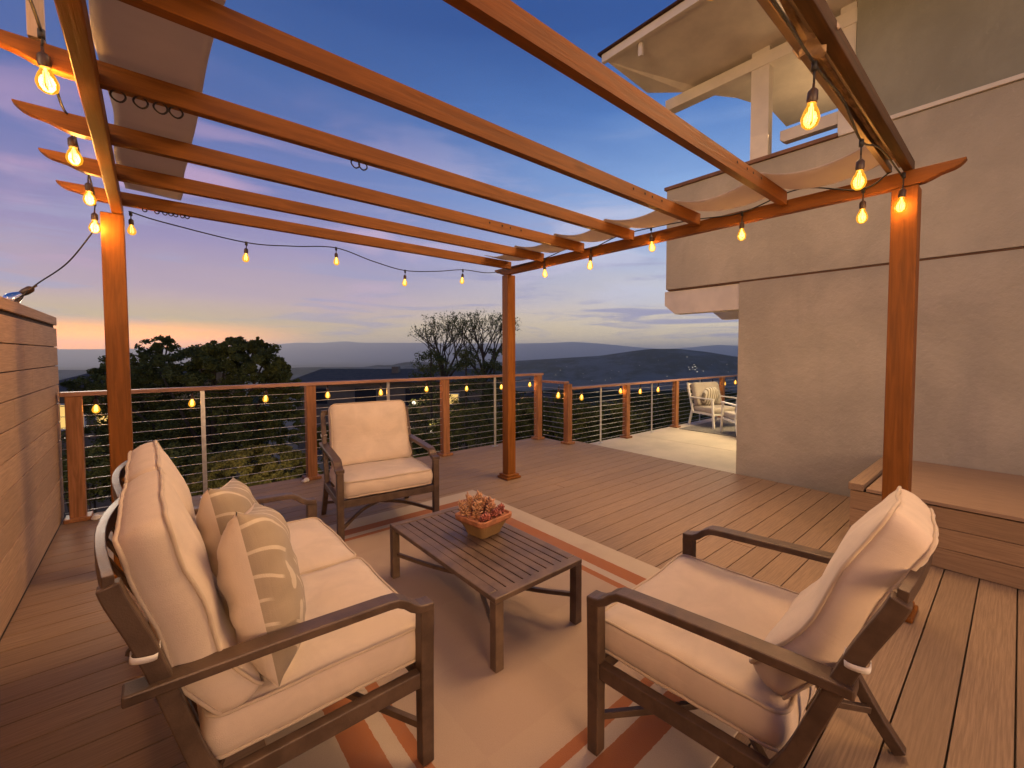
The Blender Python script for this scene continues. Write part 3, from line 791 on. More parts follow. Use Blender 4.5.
# along the railing
rb = [(-.37, .955), (.306, .955), (.94, .955), (1.57, .955), (2.21, .945), (2.86, .955), (3.51, .925), (4.16, .915), (4.76, .925)]
def rail_pts(lst, y):
    P = []
    for i, (x, z) in enumerate(lst):
        P.append((x, y, z + .115))
        if i < len(lst) - 1: P.append(((x + lst[i + 1][0]) / 2, y, (z + lst[i + 1][1]) / 2 + .085))
    return P
string_lights('string_lights', 'small bulbs strung beneath the top rail of the far deck railing', rail_pts(rb, 5.54), [(x, 5.54, z + .115) for x, z in rb], 2.0, drop=.012, scale=1.0)
rb2 = [(4.90, .80), (5.45, .73), (6.514, .775), (7.15, .73), (7.78, .73), (8.36, .715), (8.99, .72), (9.59, .72), (10.13, .72), (10.77, .72), (11.4, .72)]
string_lights('string_lights', 'small bulbs strung along the patio railing towards the white chairs', rail_pts(rb2, 4.99), [(x, 4.99, z + .115) for x, z in rb2], 2.0, drop=.012, scale=1.25)
# loose cord from the left post over the privacy wall with an unlit bulb
def P_x(u, v, x):
    r_ = ray(u, v); k = x / r_.x; return Vector((x, r_.y * k, EYE + r_.z * k))
a = P_x(37, 284, -.52); b0 = P_x(14, 298, -.61); b0.z = 1.768
root = thing('loose_cord', 'black cord running from the left post down over the privacy wall with one unlit bulb', 'cord', b0)
bm = bmesh.new(); pp = [(-.215, 3.92, 2.27), tuple((Vector((-.215, 3.92, 2.27)) + a) / 2 - Vector((0, 0, .05))), tuple(a), tuple(b0), (b0.x - .06, b0.y - .02, 1.70)]
tube(bm, [Vector(p) - b0 for p in spline(pp, 8)], .004, 6); finish('cord', bm, M['cord'], root)
g_ = bpy.data.objects.new('light_bulb', bulb_me['glass'].copy()); g_.data.materials.clear(); g_.data.materials.append(M['clear_bulb']); COL.objects.link(g_); g_.parent = root; g_.location = a - b0 + Vector((0, 0, -.01)); g_.rotation_euler = (.3, .9, 0); g_.scale = (1.2,) * 3
s_ = bpy.data.objects.new('socket', bulb_me['socket']); COL.objects.link(s_); s_.parent = g_

# ================================================================== FURNITURE
def cushion(bm, wx, dy, tz, puff=.02, rad=.05, mtx=None, seed=0, fold=.004, deform=None, ns=9, side_bulge=.012):
    """box cushion with crowned faces; x = width, y = depth, z = thickness. returns the two piping outlines"""
    hx, hy = wx / 2, dy / 2; out = []; nc = 5
    def outline(shr):
        P = []
        for cx_, cy_, a0 in ((hx - rad, hy - rad, 0), (-hx + rad, hy - rad, 90), (-hx + rad, -hy + rad, 180), (hx - rad, -hy + rad, 270)):
            for k in range(nc + 1):
                a_ = radians(a0 + 90 * k / nc); P.append((cx_ + rad * cos(a_), cy_ + rad * sin(a_)))
        # add points along the straight sides
        Q = []
        for i in range(len(P)):
            x0, y0 = P[i]; x1, y1 = P[(i + 1) % len(P)]
            L = sqrt((x1 - x0) ** 2 + (y1 - y0) ** 2); n = max(1, int(L / .045))
            for k in range(n): Q.append((x0 + (x1 - x0) * k / n, y0 + (y1 - y0) * k / n))
        return Q
    O = outline(0)
    def xf(p):
        p = Vector(p)
        nz = noise.noise(p * 6 + Vector((seed, 0, 0))) * fold + noise.noise(p * 17 + Vector((seed, 3, 0))) * fold * .4
        p = p + Vector((nz * .5, nz * .5, nz))
        if deform: p = deform(p)
        return (mtx @ p) if mtx is not None else p
    def ring(s_, z): return [bm.verts.new(xf((x * s_, y * s_, z))) for x, y in O]
    zs = []
    for k in range(ns): # bottom centre to edge
        s_ = .04 + .96 * (k / (ns - 1)); s_ = s_ if k < ns - 1 else 1.0
        zs.append((s_, -tz / 2 - puff * (1 - s_ ** 3)))
    for k in range(1, 5): zs.append((1 + side_bulge / hx * sin(pi * k / 5), -tz / 2 + tz * k / 5))
    for k in range(ns - 1, -1, -1):
        s_ = .04 + .96 * (k / (ns - 1)); zs.append((s_, tz / 2 + puff * (1 - s_ ** 3)))
    R_ = [ring(*q) for q in zs]; n = len(O)
    for a_, b_ in zip(R_, R_[1:]):
        for i in range(n): bm.faces.new((a_[i], a_[(i + 1) % n], b_[(i + 1) % n], b_[i]))
    bm.faces.new(R_[0][::-1]); bm.faces.new(R_[-1])
    return [[xf((x * 1.004, y * 1.004, zz_)) for x, y in O] for zz_ in (-tz / 2, tz / 2)]

def cushion_part(name, root, **k):
    bm = bmesh.new(); lines = cushion(bm, **k); o = finish(name, bm, M['cushion'], root, smooth=True)
    bm = bmesh.new()
    for L in lines: tube(bm, L, .0055, 7, closed=True)
    finish('piping', bm, M['piping'], o, smooth=True)
    return o

SEATZ, SEATT = .345, .115
def seating(name, label, cat, W, nseat, group=None):
    """front centre of the seat at the origin, facing +Y, rear at -Y"""
    root = thing(name, label, cat, group=group)
    hw = W / 2; mt = M['metal']
    arm_line = [(.022, .562), (-.005, .563), (-.03, .568), (-.055, .582), (-.078, .603), (-.105, .618), (-.14, .622), (-.45, .636), (-.76, .645)]
    back_c = [(-.58, .30), (-.622, .40), (-.655, .52), (-.688, .645), (-.722, .76), (-.762, .87), (-.775, .915)]
    for s_ in (-1, 1):
        x0, x1 = s_ * hw - .024, s_ * hw + .024
        bm = bmesh.new(); prism(bm, [(-.024, .002), (.02, .002), (.022, .30), (.026, .552), (-.024, .556), (-.026, .3)], x0, x1); finish('front_leg', bm, mt, root, bevel=.004)
        bm = bmesh.new(); prism(bm, ribbon_strip(arm_line, .028), s_ * hw - .031, s_ * hw + .031); finish('armrest', bm, mt, root, bevel=.005)
        bm = bmesh.new(); prism(bm, ribbon_strip([(-.60, .335), (-.655, .22), (-.735, .09), (-.80, .003)], .042), x0 + .004, x1 - .004); finish('rear_leg', bm, mt, root, bevel=.004)
        bm = bmesh.new(); xb = s_ * (hw - .004); prism(bm, ribbon_strip([tuple(v[:2]) for v in [(q.x, q.y) for q in spline([(a, b_, 0) for a, b_ in back_c], 4)]], .042), xb - .019, xb + .019); finish('back_upright', bm, mt, root, bevel=.004)
        bm = bmesh.new(); box(bm, s_ * (hw - .002) - .018, s_ * (hw - .002) + .018, -.62, -.024, .283, .338); finish('side_rail', bm, mt, root, bevel=.004)
    bm = bmesh.new(); box(bm, -hw + .02, hw - .02, -.022, .016, .281, .338); box(bm, -hw + .02, hw - .02, -.63, -.595, .283, .336)
    n = int(W / .12)
    for k in range(1, n): box(bm, -hw + W * k / n - .018, -hw + W * k / n + .018, -.60, -.02, .315, .325)
    finish('seat_frame', bm, mt, root, bevel=.003)
    bm = bmesh.new(); top = []
    for q in range(nseat):
        for k in range(12 + (q == nseat - 1)):
            u = k / 12; top.append((-hw + W * (q + u) / nseat, -.775 - .03 * sin(pi * u), .915 + .012 * sin(pi * u)))
    for a, b_ in zip(top, top[1:]): bar(bm, a, Vector(b_) + (Vector(b_) - Vector(a)) * .1, .022, .046)
    bar(bm, (-hw, -.688, .645), (hw, -.688, .645), .024, .030)
    for k in range(1, n):
        x = -hw + W * k / n; qb = .03 * sin(pi * ((k * nseat / n) % 1))
        L = spline([(x, -.688, .645), (x, -.735, .77), (x, -.775 - qb, .91)], 4)
        for a, b_ in zip(L, L[1:]): bar(bm, a, b_ + (b_ - a) * .05, .026, .010, up=(0, 1, 0))
        bar(bm, (x, -.60, .33), (x, -.688, .645), .026, .010, up=(0, 1, 0))
    finish('back_frame', bm, mt, root, bevel=.002)
    bm = bmesh.new()
    for s_ in (-1, 1):
        for L in ([(s_ * (hw - .02), -.01, .125), (s_ * hw * .45, -.22, .165), (0, -.35, .172)], [(s_ * (hw - .02), -.71, .125), (s_ * hw * .45, -.50, .165), (0, -.35, .172)]):
            P = spline(L, 4)
            for a, b_ in zip(P, P[1:]): bar(bm, a, b_ + (b_ - a) * .08, .020, .024)
    finish('stretcher', bm, mt, root, bevel=.002)
    cw = (W - .058) / nseat
    for k in range(nseat):
        cx_ = -hw + .029 + cw * (k + .5)
        cushion_part('seat_cushion', root, wx=cw - .006, dy=.625, tz=SEATT, puff=.018, rad=.045, mtx=Matrix.Translation((cx_, -.292, SEATZ + SEATT / 2 + .012)), seed=k * 5 + W * 3, fold=.006)
        # back cushion: x width, y -> height, z -> thickness; leans back and slumps
        H, T = .565, .098
        def dfm(p, H=H, k=k):
            u = (p.y + H / 2) / H
            p = Vector(p); p.z += .022 * sin(u * pi * 1.5 + .2) - .006 * sin(u * pi * 4 + k); p.x *= 1 - .025 * (u - .5)
            return p
        mtx = Matrix.Translation((cx_, -.632, .738)) @ Matrix.Rotation(radians(90 + 23), 4, 'X')
        o = cushion_part('back_cushion', root, wx=cw - .004, dy=H, tz=T, puff=.032, rad=.045, mtx=mtx, seed=k * 7 + W, fold=.006, deform=dfm)
    # ribbon ties looped round the back uprights
    for s_ in (-1, 1):
        bm = bmesh.new(); xx = s_ * (hw - .004); prev = None
        L = spline([(xx - .024 * s_, -.690, .728), (xx + .021 * s_, -.696, .720), (xx + .024 * s_, -.738, .728), (xx + .005 * s_, -.744, .735), (xx - .024 * s_, -.735, .74)], 5)
        for q in L:
            c_ = [bm.verts.new(q + Vector((0, -.001, -.007))), bm.verts.new(q + Vector((0, .001, .007)))]
            if prev: bm.faces.new((prev[0], prev[1], c_[1], c_[0]))
            prev = c_
        rb_ = finish('tie_ribbon', bm, M['ribbon'], root, smooth=True); sm = rb_.modifiers.new('thick', 'SOLIDIFY'); sm.thickness = .002
    return root

sofa = seating('loveseat', 'cream cushioned two seat loveseat with bronze metal frame at the left', 'loveseat', 1.43, 2)
sofa.location = (.69, 2.085, .011); sofa.rotation_euler = (0, 0, radians(-90))
ch = seating('armchair', 'cream cushioned bronze armchair in the right foreground seen from its side', 'armchair', .75, 1, group='matching bronze armchairs')
ch.location = (1.540, 1.02, .011); ch.rotation_euler = (0, 0, radians(4))
ch2 = copy_tree(ch, loc=(1.405, 3.345, .004), rotz=radians(173), label='cream cushioned bronze armchair facing the camera in front of the cable railing')

for o in ch2.children:
    if o.name.startswith('back_cushion'):
        pv_ = Vector((0, -.50, .46)); o.matrix_local = Matrix.Translation(pv_) @ Matrix.Diagonal((.95, 1, .95, 1)) @ Matrix.Translation(-pv_)
for o in ch.children:      # the near armchair's back cushion has slumped round and back
    if o.name.startswith('back_cushion'):
        pv_ = Vector((0, -.50, .46)); o.matrix_local = Matrix.Translation(pv_) @ Matrix.Rotation(radians(1), 4, 'Z') @ Matrix.Rotation(radians(11), 4, 'X') @ Matrix.Rotation(radians(8), 4, 'Y') @ Matrix.Diagonal((.96, 1.02, 1.05, 1)) @ Matrix.Translation(-pv_)
    if o.name.startswith(('back_upright', 'back_frame', 'tie_ribbon', 'ribbon_tail')):
        pv_ = Vector((0, -.60, .33)); o.matrix_local = Matrix.Translation(pv_) @ Matrix.Rotation(radians(6), 4, 'X') @ Matrix.Translation(-pv_)

# coffee table
tb = thing('coffee_table', 'low brown slatted metal coffee table holding a potted succulent', 'coffee table', (1.40, 2.11, .011))
TX, TY, TH = .285, .575, .345
bm = bmesh.new()
box(bm, -TX, TX, -TY, -TY + .055, TH - .026, TH); box(bm, -TX, TX, TY - .055, TY, TH - .026, TH)
box(bm, -TX, -TX + .05, -TY + .055, TY - .055, TH - .026, TH); box(bm, TX - .05, TX, -TY + .055, TY - .055, TH - .026, TH)
finish('table_frame', bm, M['table'], tb, bevel=.004)
bm = bmesh.new(); ns_ = 9; wtot = 2 * TX - .10; 
for k in range(ns_):
    x0 = -TX + .05 + wtot * k / ns_; box(bm, x0 + .0035, x0 + wtot / ns_ - .0035, -TY + .0565, TY - .0565, TH - .018, TH - .003)
finish('slat_top', bm, M['table'], tb, bevel=.0025)
for sx in (-1, 1):
    for sy in (-1, 1):
        bm = bmesh.new(); cx_, cy_ = sx * (TX - .024), sy * (TY - .024); box(bm, cx_ - .023, cx_ + .023, cy_ - .023, cy_ + .023, .001, TH - .027); finish('leg', bm, M['table'], tb, bevel=.003)
bm = bmesh.new()
for sx in (-1, 1):
    for sy in (-1, 1):
        P = spline([(sx * (TX - .03), sy * (TY - .03), .15), (sx * .14, sy * .30, .125), (0, 0, .118)], 5)
        for a, b_ in zip(P, P[1:]): bar(bm, a, b_ + (b_ - a) * .08, .020, .022)
finish('stretcher', bm, M['table'], tb, bevel=.002)

# potted succulent
pot = thing('potted_succulent', 'square terracotta bowl of orange succulents on the slatted coffee table', 'planter', (1.49, 2.17, .357), radians(8)); pot.scale = (1.25, 1.25, 1.2)
m = mat('terracotta', (.40, .16, .07), .8, 0, .3, 20, .2, 60)
t = NT(m.node_tree); b = t.n['Principled BSDF']; tcn = t.new('ShaderNodeTexCoord'); s = t.new('ShaderNodeSeparateXYZ'); t.link(tcn.outputs['Object'], s.inputs[0])
old = b.inputs['Base Color'].links[0].from_socket
t.link(t.mix(t.math('MULTIPLY', t.math('SUBTRACT', 1.0, t.smooth(s.outputs[2], .055, .075)), .8), old, (.30, .20, .07, 1)), b.inputs['Base Color'])
def sq_ring(bm, h, z, r=.25):
    P = []
    for sx, sy, a0 in ((1, 1, 0), (-1, 1, 90), (-1, -1, 180), (1, -1, 270)):
        for k in range(4):
            a = radians(a0 + 30 * k); P.append(bm.verts.new((sx * h * (1 - r) + h * r * cos(a), sy * h * (1 - r) + h * r * sin(a), z)))
    return P
def sq_loft(bm, prof):
    R_ = [sq_ring(bm, h, z) for h, z in prof]
    for a, b_ in zip(R_, R_[1:]):
        n = len(a)
        for i in range(n): bm.faces.new((a[i], a[(i + 1) % n], b_[(i + 1) % n], b_[i]))
    bm.faces.new(R_[0][::-1]); return R_
bm = bmesh.new(); R_ = sq_loft(bm, [(.060, 0), (.066, .02), (.085, .062), (.092, .072), (.092, .073)]); bm.faces.new(R_[-1]); finish('bowl', bm, m, pot, bevel=.002)
bm = bmesh.new(); R_ = sq_loft(bm, [(.098, .0725), (.104, .080), (.106, .100), (.096, .102), (.092, .090)]); bm.faces.new(R_[-1]); finish('rim', bm, m, pot, bevel=.002)
def succ(name, colr, pts, seed, scale):
    random.seed(seed); bm = bmesh.new()
    for (cx_, cy_, cz_, ht) in pts:
        c0 = Vector((cx_, cy_, cz_)); tip = c0 + Vector((random.uniform(-.03, .03), random.uniform(-.03, .03), ht))
        tube(bm, [c0, (c0 + tip) / 2 + Vector((.004, 0, 0)), tip], .004, 5)
        nl = 34
        for i in range(nl):
            u = .25 + .75 * i / nl; a = i * 2.4; el = radians(-5 + 75 * (u - .25)) + random.uniform(-.3, .3)
            base = c0.lerp(tip, u); d = Vector((cos(a) * cos(el), sin(a) * cos(el), sin(el)))
            L = scale * random.uniform(.75, 1.2); 
            tube(bm, [base, base + d * L * .45, base + d * L * .85 + Vector((0, 0, L * .15)), base + d * L + Vector((0, 0, L * .3))], [.0022, .0052, .004, .0008], 5)
    return finish(name, bm, mat(name + ' leaves', colr, .5, 0, .35, 40), pot, smooth=True)
succ('succulent', (.50, .27, .14), [(-.045, .035, .09, .095), (-.06, -.01, .09, .08), (-.02, .055, .09, .09), (-.075, .03, .09, .07)], 3, .026)
succ('succulent', (.50, .25, .13), [(.04, .05, .09, .06), (.065, .015, .09, .055), (.02, .02, .09, .06), (.0, -.03, .09, .05), (.055, .07, .09, .06)], 4, .024)
succ('succulent', (.34, .10, .07), [(.075, -.05, .088, .03), (.045, -.065, .088, .028), (-.03, -.065, .088, .03), (.02, -.05, .088, .035), (-.07, -.055, .088, .028)], 5, .018)

# throw pillows
def pillow(label, loc, rot, size=.44, thick=.16, seed=0):
    root = None; bm = bmesh.new(); N = 26; top = []; bot = []
    for sgn, arr in ((1, top), (-1, bot)):
        for j in range(N + 1):
            r_ = []
            for i in range(N + 1):
                u, v = i / N * 2 - 1, j / N * 2 - 1
                e = max(0, (1 - u ** 4)) ** .6 * max(0, (1 - v ** 4)) ** .6
                pin = 1 - .10 * (1 - abs(u)) ** 0 * (1 - v * v) * (abs(u) ** 3) ; pin2 = 1 - .10 * (1 - u * u) * (abs(v) ** 3)
                x, y = u * size / 2 * pin, v * size / 2 * pin2
                zn = noise.noise(Vector((x * 9, y * 9, seed))) * .014 * e
                wr = .010 * e * (abs(u) ** 2) * sin(v * 16 + seed)
                r_.append(bm.verts.new((x, y, sgn * (thick / 2 * e) + zn + wr)))
            arr.append(r_)
    for sgn, arr, mi in ((1, top, 0), (-1, bot, 1)):
        for j in range(N):
            for i in range(N):
                bm.faces.new((arr[j][i], arr[j][i + 1], arr[j + 1][i + 1], arr[j + 1][i])).material_index = mi
    bmesh.ops.remove_doubles(bm, verts=bm.verts, dist=.0006)
    o = finish('throw_pillow', bm, [M['leaf_print'], M['cushion']], smooth=True)
    o.location = loc; o.rotation_euler = rot
    return tag(o, label, 'pillow', 'leaf print pillows on the loveseat')
# local +z is the printed face; lean against the back cushions, facing +x and up
pillow('leaf printed throw pillow nearest the camera on the loveseat, in front of the other pillow', (.265, 1.66, .70), (radians(78), radians(14), radians(76)), .50, .19, 1)
pillow('leaf printed throw pillow farther along the loveseat, half hidden by the nearer one', (.24, 2.12, .70), (radians(78), radians(10), radians(74)), .47, .17, 2)

# ------------------------------------------------------------------ patio furniture
pr = bmesh.new(); box(pr, 8.2, 12.2, 2.2, 4.75, -.128, -.118); tag(finish('patio_rug', pr, M['patio_rug']), 'dark grey rug on the patio beneath the white chairs', 'rug')
wf = fabric('grey patio cushion', (.42, .36, .29))
def white_chair(name, label, cat, W, loc, rot, cush=1):
    root = thing(name, label, cat, loc, rot, 'white patio seats'); hw = W / 2; mt = M['white_paint']
    for s_ in (-1, 1):
        bm = bmesh.new(); bar(bm, (s_ * hw, .02, .003), (s_ * hw, -.03, .60), .04, .04, up=(1, 0, 0)); finish('front_leg', bm, mt, root, bevel=.004)
        bm = bmesh.new(); bar(bm, (s_ * hw, -.72, .003), (s_ * hw, -.62, .35), .04, .04, up=(1, 0, 0)); bar(bm, (s_ * hw, -.60, .30), (s_ * hw, -.78, .92), .04, .04, up=(1, 0, 0)); finish('rear_leg', bm, mt, root, bevel=.004)
        bm = bmesh.new(); box(bm, s_ * hw - .025, s_ * hw + .025, -.70, .0, .60, .625); finish('armrest', bm, mt, root, bevel=.004)
    bm = bmesh.new(); box(bm, -hw, hw, -.65, -.0, .27, .31); finish('seat_frame', bm, mt, root, bevel=.004)
    bm = bmesh.new()
    for k in range(5):
        z = .45 + k * .11; y = -.60 - .18 * (z - .3) / .62; box(bm, -hw, hw, y - .012, y + .012, z - .02, z + .02)
    finish('back_slats', bm, mt, root, bevel=.003)
    for k in range(cush):
        cw = (W - .05) / cush; cx_ = -hw + .025 + cw * (k + .5)
        bm = bmesh.new(); cushion(bm, cw - .01, .60, .11, .015, .04, Matrix.Translation((cx_, -.31, .37))); finish('seat_cushion', bm, wf, root, smooth=True)
        bm = bmesh.new(); cushion(bm, cw - .01, .50, .12, .03, .05, Matrix.Translation((cx_, -.60, .68)) @ Matrix.Rotation(radians(105), 4, 'X')); finish('back_cushion', bm, wf, root, smooth=True)
    return root
white_chair('white_patio_chair', 'white framed patio chair with round striped pillow beside the railing', 'chair', .74, (8.98, 4.10, -.118), radians(160))
white_chair('white_patio_sofa', 'white slatted patio seat half hidden behind the house corner', 'patio seat', .74, (8.70, 3.70, -.118), radians(-42), 1)
bm = bmesh.new(); cushion(bm, .40, .40, .10, .04, .19)
m = fabric('striped pillow', (.60, .54, .44)); t = NT(m.node_tree); b = t.n['Principled BSDF']; tcn = t.new('ShaderNodeTexCoord')
wv = t.new('ShaderNodeTexWave', wave_type='BANDS', bands_direction='X'); t.link(tcn.outputs['Object'], wv.inputs[0]); wv.inputs['Scale'].default_value = 5.5
old = b.inputs['Base Color'].links[0].from_socket; t.link(t.mix(t.smooth(wv.outputs[1], .6, .75), old, (.20, .16, .11, 1)), b.inputs['Base Color'])
rp = finish('round_pillow', bm, m, smooth=True); rp.location = (9.04, 4.50, .52); rp.rotation_euler = (radians(75), 0, radians(160)); tag(rp, 'round cream pillow with dark stripes on the white patio chair', 'pillow')

# ================================================================== BEYOND THE DECK
def leaf_mat(name, a, b_):
    m = bpy.data.materials.new(name); m.use_nodes = True; t = NT(m.node_tree); b = t.n['Principled BSDF']
    g = t.new('ShaderNodeNewGeometry'); f = t.noise(g.outputs['Position'], 2.5, 3); r_ = t.new('ShaderNodeObjectInfo')
    c = t.mix(t.smooth(f, .35, .65), (*a, 1), (*b_, 1)); t.link(c, b.inputs['Base Color']); b.inputs['Roughness'].default_value = .75
    b.inputs['Specular IOR Level'].default_value = .2
    return m
bark = mat('bark', (.045, .035, .025), .95, 0, .3, 12)
def leaves_bm(bm, centres, n, size, rnd):
    for _ in range(n):
        c_, r_ = rnd.choice(centres)
        d = Vector((rnd.gauss(0, 1), rnd.gauss(0, 1), rnd.gauss(0, 1))); d.normalize(); rr = r_ * (rnd.random() ** .45)
        p = c_ + Vector((d.x * rr, d.y * rr, d.z * rr * .75))
        nrm = Vector((rnd.gauss(0, 1), rnd.gauss(0, 1), rnd.gauss(0, 1) + .6)).normalized(); a = nrm.orthogonal().normalized(); b_ = nrm.cross(a)
        ang = rnd.random() * 6.28; a, b_ = a * cos(ang) + b_ * sin(ang), b_ * cos(ang) - a * sin(ang); s_ = size * rnd.uniform(.6, 1.3)
        vs = [bm.verts.new(p + q) for q in (a * s_, b_ * s_ * .45, -a * s_, -b_ * s_ * .45)]; bm.faces.new(vs)
def branches(bm, p, d, L, r, depth, rnd, tips, spread=.55, up=.12, nseg=3, kids=(2, 3)):
    pts = [p]; q = p; dd = d
    for k in range(nseg):
        dd = (dd + Vector((rnd.gauss(0, .10), rnd.gauss(0, .10), rnd.gauss(0, .06) + up * .3))).normalized(); q = q + dd * L / nseg; pts.append(q)
    tube(bm, pts, [r * (1 - .45 * k / nseg) for k in range(nseg + 1)], 6 if r > .03 else 4, caps=False)
    tips.append((q, depth))
    if depth == 0: return
    for k in range(rnd.randint(*kids)):
        nd = (dd + Vector((rnd.gauss(0, spread), rnd.gauss(0, spread), rnd.gauss(up, spread * .55)))).normalized()
        branches(bm, pts[rnd.choice((-1, -1, -2))], nd, L * rnd.uniform(.62, .85), r * .55, depth - 1, rnd, tips, spread, up, nseg, kids)
def at(u, v, dist):
    """point on the photo ray at forward distance dist"""
    r_ = ray(u, v); k = dist; return Vector((r_.x * k, r_.y * k, EYE + r_.z * k))
def dense_tree(name, label, base, lobes, n, size, seed, mats, trunk_r=.16, group=None):
    rnd = random.Random(seed); root = thing(name, label, 'tree', base, 0, group)
    bm = bmesh.new(); tips = []
    cen = sum((c for c, r in lobes), Vector()) / len(lobes) - base
    tube(bm, [Vector((0, 0, 0)), Vector((.1, .05, cen.z * .45)), Vector((cen.x * .5, cen.y * .5, cen.z * .8))], [trunk_r, trunk_r * .8, trunk_r * .5], 8)
    for c, r in lobes:
        a = Vector((cen.x * .3, cen.y * .3, cen.z * .6)); b_ = c - base
        tube(bm, [a, a.lerp(b_, .5) + Vector((0, 0, -.1)), b_], [trunk_r * .45, trunk_r * .3, .02], 6)
    finish('trunk', bm, bark, root)
    bm = bmesh.new(); clumps = []
    for c, r in lobes:
        for _ in range(36):
            d = Vector((rnd.gauss(0, 1), rnd.gauss(0, 1), rnd.gauss(0, 1))).normalized()
            clumps.append((c - base + d * r * rnd.uniform(.45, 1.02), r * rnd.uniform(.12, .32)))
    leaves_bm(bm, clumps, n, size, rnd); finish('crown', bm, mats, root)
    return root
GL = leaf_mat('dark tree leaves', (.04, .052, .014), (.11, .12, .03))
GL2 = leaf_mat('olive shrub leaves', (.08, .08, .02), (.17, .15, .04))
GL3 = leaf_mat('pale green leaves', (.04, .06, .02), (.09, .11, .04))
D = 12.5
base = px_ground(215, 560, -5.2); base = at(215, 400, D); base.z = -5.2
lob = []
for u, v, r in ((150, 392, .8), (180, 368, .75), (180, 410, 1.1), (212, 372, .8), (225, 357, .55), (245, 355, .62), (262, 366, .6), (274, 384, .55), (245, 395, 1.0), (205, 425, 1.2), (150, 425, 1.0), (245, 430, .9), (120, 400, .9), (118, 440, 1.0), (200, 358, .45), (160, 372, .5), (255, 346, .26), (235, 345, .28), (268, 352, .24), (215, 350, .25), (284, 395, .55), (285, 425, .7), (278, 372, .4), (100, 390, .8), (112, 375, .5), (190, 455, 1.1), (150, 460, 1.0)):
    lob.append((at(u, v, D + random.uniform(-.8, .8)), r))
dense_tree('broad_tree', 'broad dark leafy tree rising beyond the railing at left', base, lob, 170000, .040, 11, GL)
base = at(148, 400, 13.5); base.z = -5.2
dense_tree('small_tree', 'small dark tufted treetop beside the left pergola post', base, [(at(u, v, 13.5), r) for u, v, r in ((150, 352, .42), (141, 360, .35), (163, 345, .28), (152, 375, .6), (168, 341, .14), (135, 375, .4))], 5000, .05, 12, GL, .09)
# clipped shrubs
def shrub(label, u, v, dist, r, seed, mt=GL2, n=9000, flat=.6, size=.04, dome=False):
    c = at(u, v, dist); rnd = random.Random(seed); gz = -5.2
    root = thing('shrub', label, 'shrub', (c.x, c.y, gz), 0, 'shrubs below the deck')
    bm = bmesh.new(); rel = Vector((0, 0, c.z - gz))
    for k in range(7):
        a = k * .9; tube(bm, [Vector((.1 * cos(a), .1 * sin(a), 0)), rel * .5 + Vector((.3 * r * cos(a), .3 * r * sin(a), 0)), rel + Vector((.7 * r * cos(a), .7 * r * sin(a), 0))], [.05, .035, .01], 5)
    finish('stems', bm, bark, root)
    bm = bmesh.new(); cl = []
    for _ in range(120):
        d = Vector((rnd.gauss(0, 1), rnd.gauss(0, 1), abs(rnd.gauss(0, 1)) * .9 - .25)).normalized(); cl.append((rel + Vector((d.x * r, d.y * r, d.z * r * flat)) * rnd.uniform(.75, 1.0), r * .16))
    for _ in range(40):
        d = Vector((rnd.gauss(0, 1), rnd.gauss(0, 1), rnd.gauss(0, 1))).normalized(); cl.append((rel + Vector((d.x, d.y, -.6 + d.z * .5)) * r * .6, r * .3))
    if dome:
        cl = []
        for _ in range(900):
            d = Vector((rnd.gauss(0, 1), rnd.gauss(0, 1), rnd.gauss(0, 1))).normalized()
            if d.z < -.35: continue
            bump_ = 1 + .06 * noise.noise(d * 3); cl.append((rel + Vector((d.x * r, d.y * r, d.z * r * .72)) * bump_, r * .075))
    leaves_bm(bm, cl, n, size, rnd); finish('foliage', bm, mt, root)
shrub('rounded olive green shrub just beyond the railing left of the armchair', 256, 490, 8.2, 1.08, 21, n=52000, size=.026, dome=True)
shrub('dark green shrub low beyond the middle of the railing', 400, 452, 11, 1.0, 22, GL)
shrub('dark shrub beyond the railing between the timber post and the pergola post', 475, 432, 12, 1.2, 23, GL)
shrub('green shrub below the railing right of the middle pergola post', 530, 425, 12, 1.0, 24, GL)
shrub('dark bushy shrub below the patio railing', 595, 430, 11, 1.2, 25, GL, 12000)
shrub('dark bushy shrub farther along below the patio railing', 655, 420, 14, 1.4, 26, GL, 12000)
shrub('wide dark green shrub beneath the broad tree at left', 175, 440, 13, 1.5, 29, GL, 16000)
shrub('dark green shrub beyond the street near the left rail posts', 235, 425, 15, 1.3, 30, GL, 14000)
shrub('green shrub behind the armchair beyond the railing', 350, 440, 14, 1.1, 31, GL, 12000)
shrub('dark hedge like shrub in front of the long low house', 440, 415, 20, 1.7, 32, GL, 14000)
shrub('dark green shrub between the middle posts, close to the long low house', 505, 412, 18, 1.5, 33, GL, 14000)
shrub('tall dark shrub behind the short stepped railing', 556, 420, 13, 1.3, 34, GL, 12000)
shrub('dark green shrub below the far end of the patio railing', 705, 408, 18, 1.5, 35, GL, 12000)
shrub('low bush by the privacy wall seen through the cables', 98, 470, 9, .8, 27, GL)
shrub('low dark bush under the broad tree', 165, 470, 9.5, .9, 28, GL)

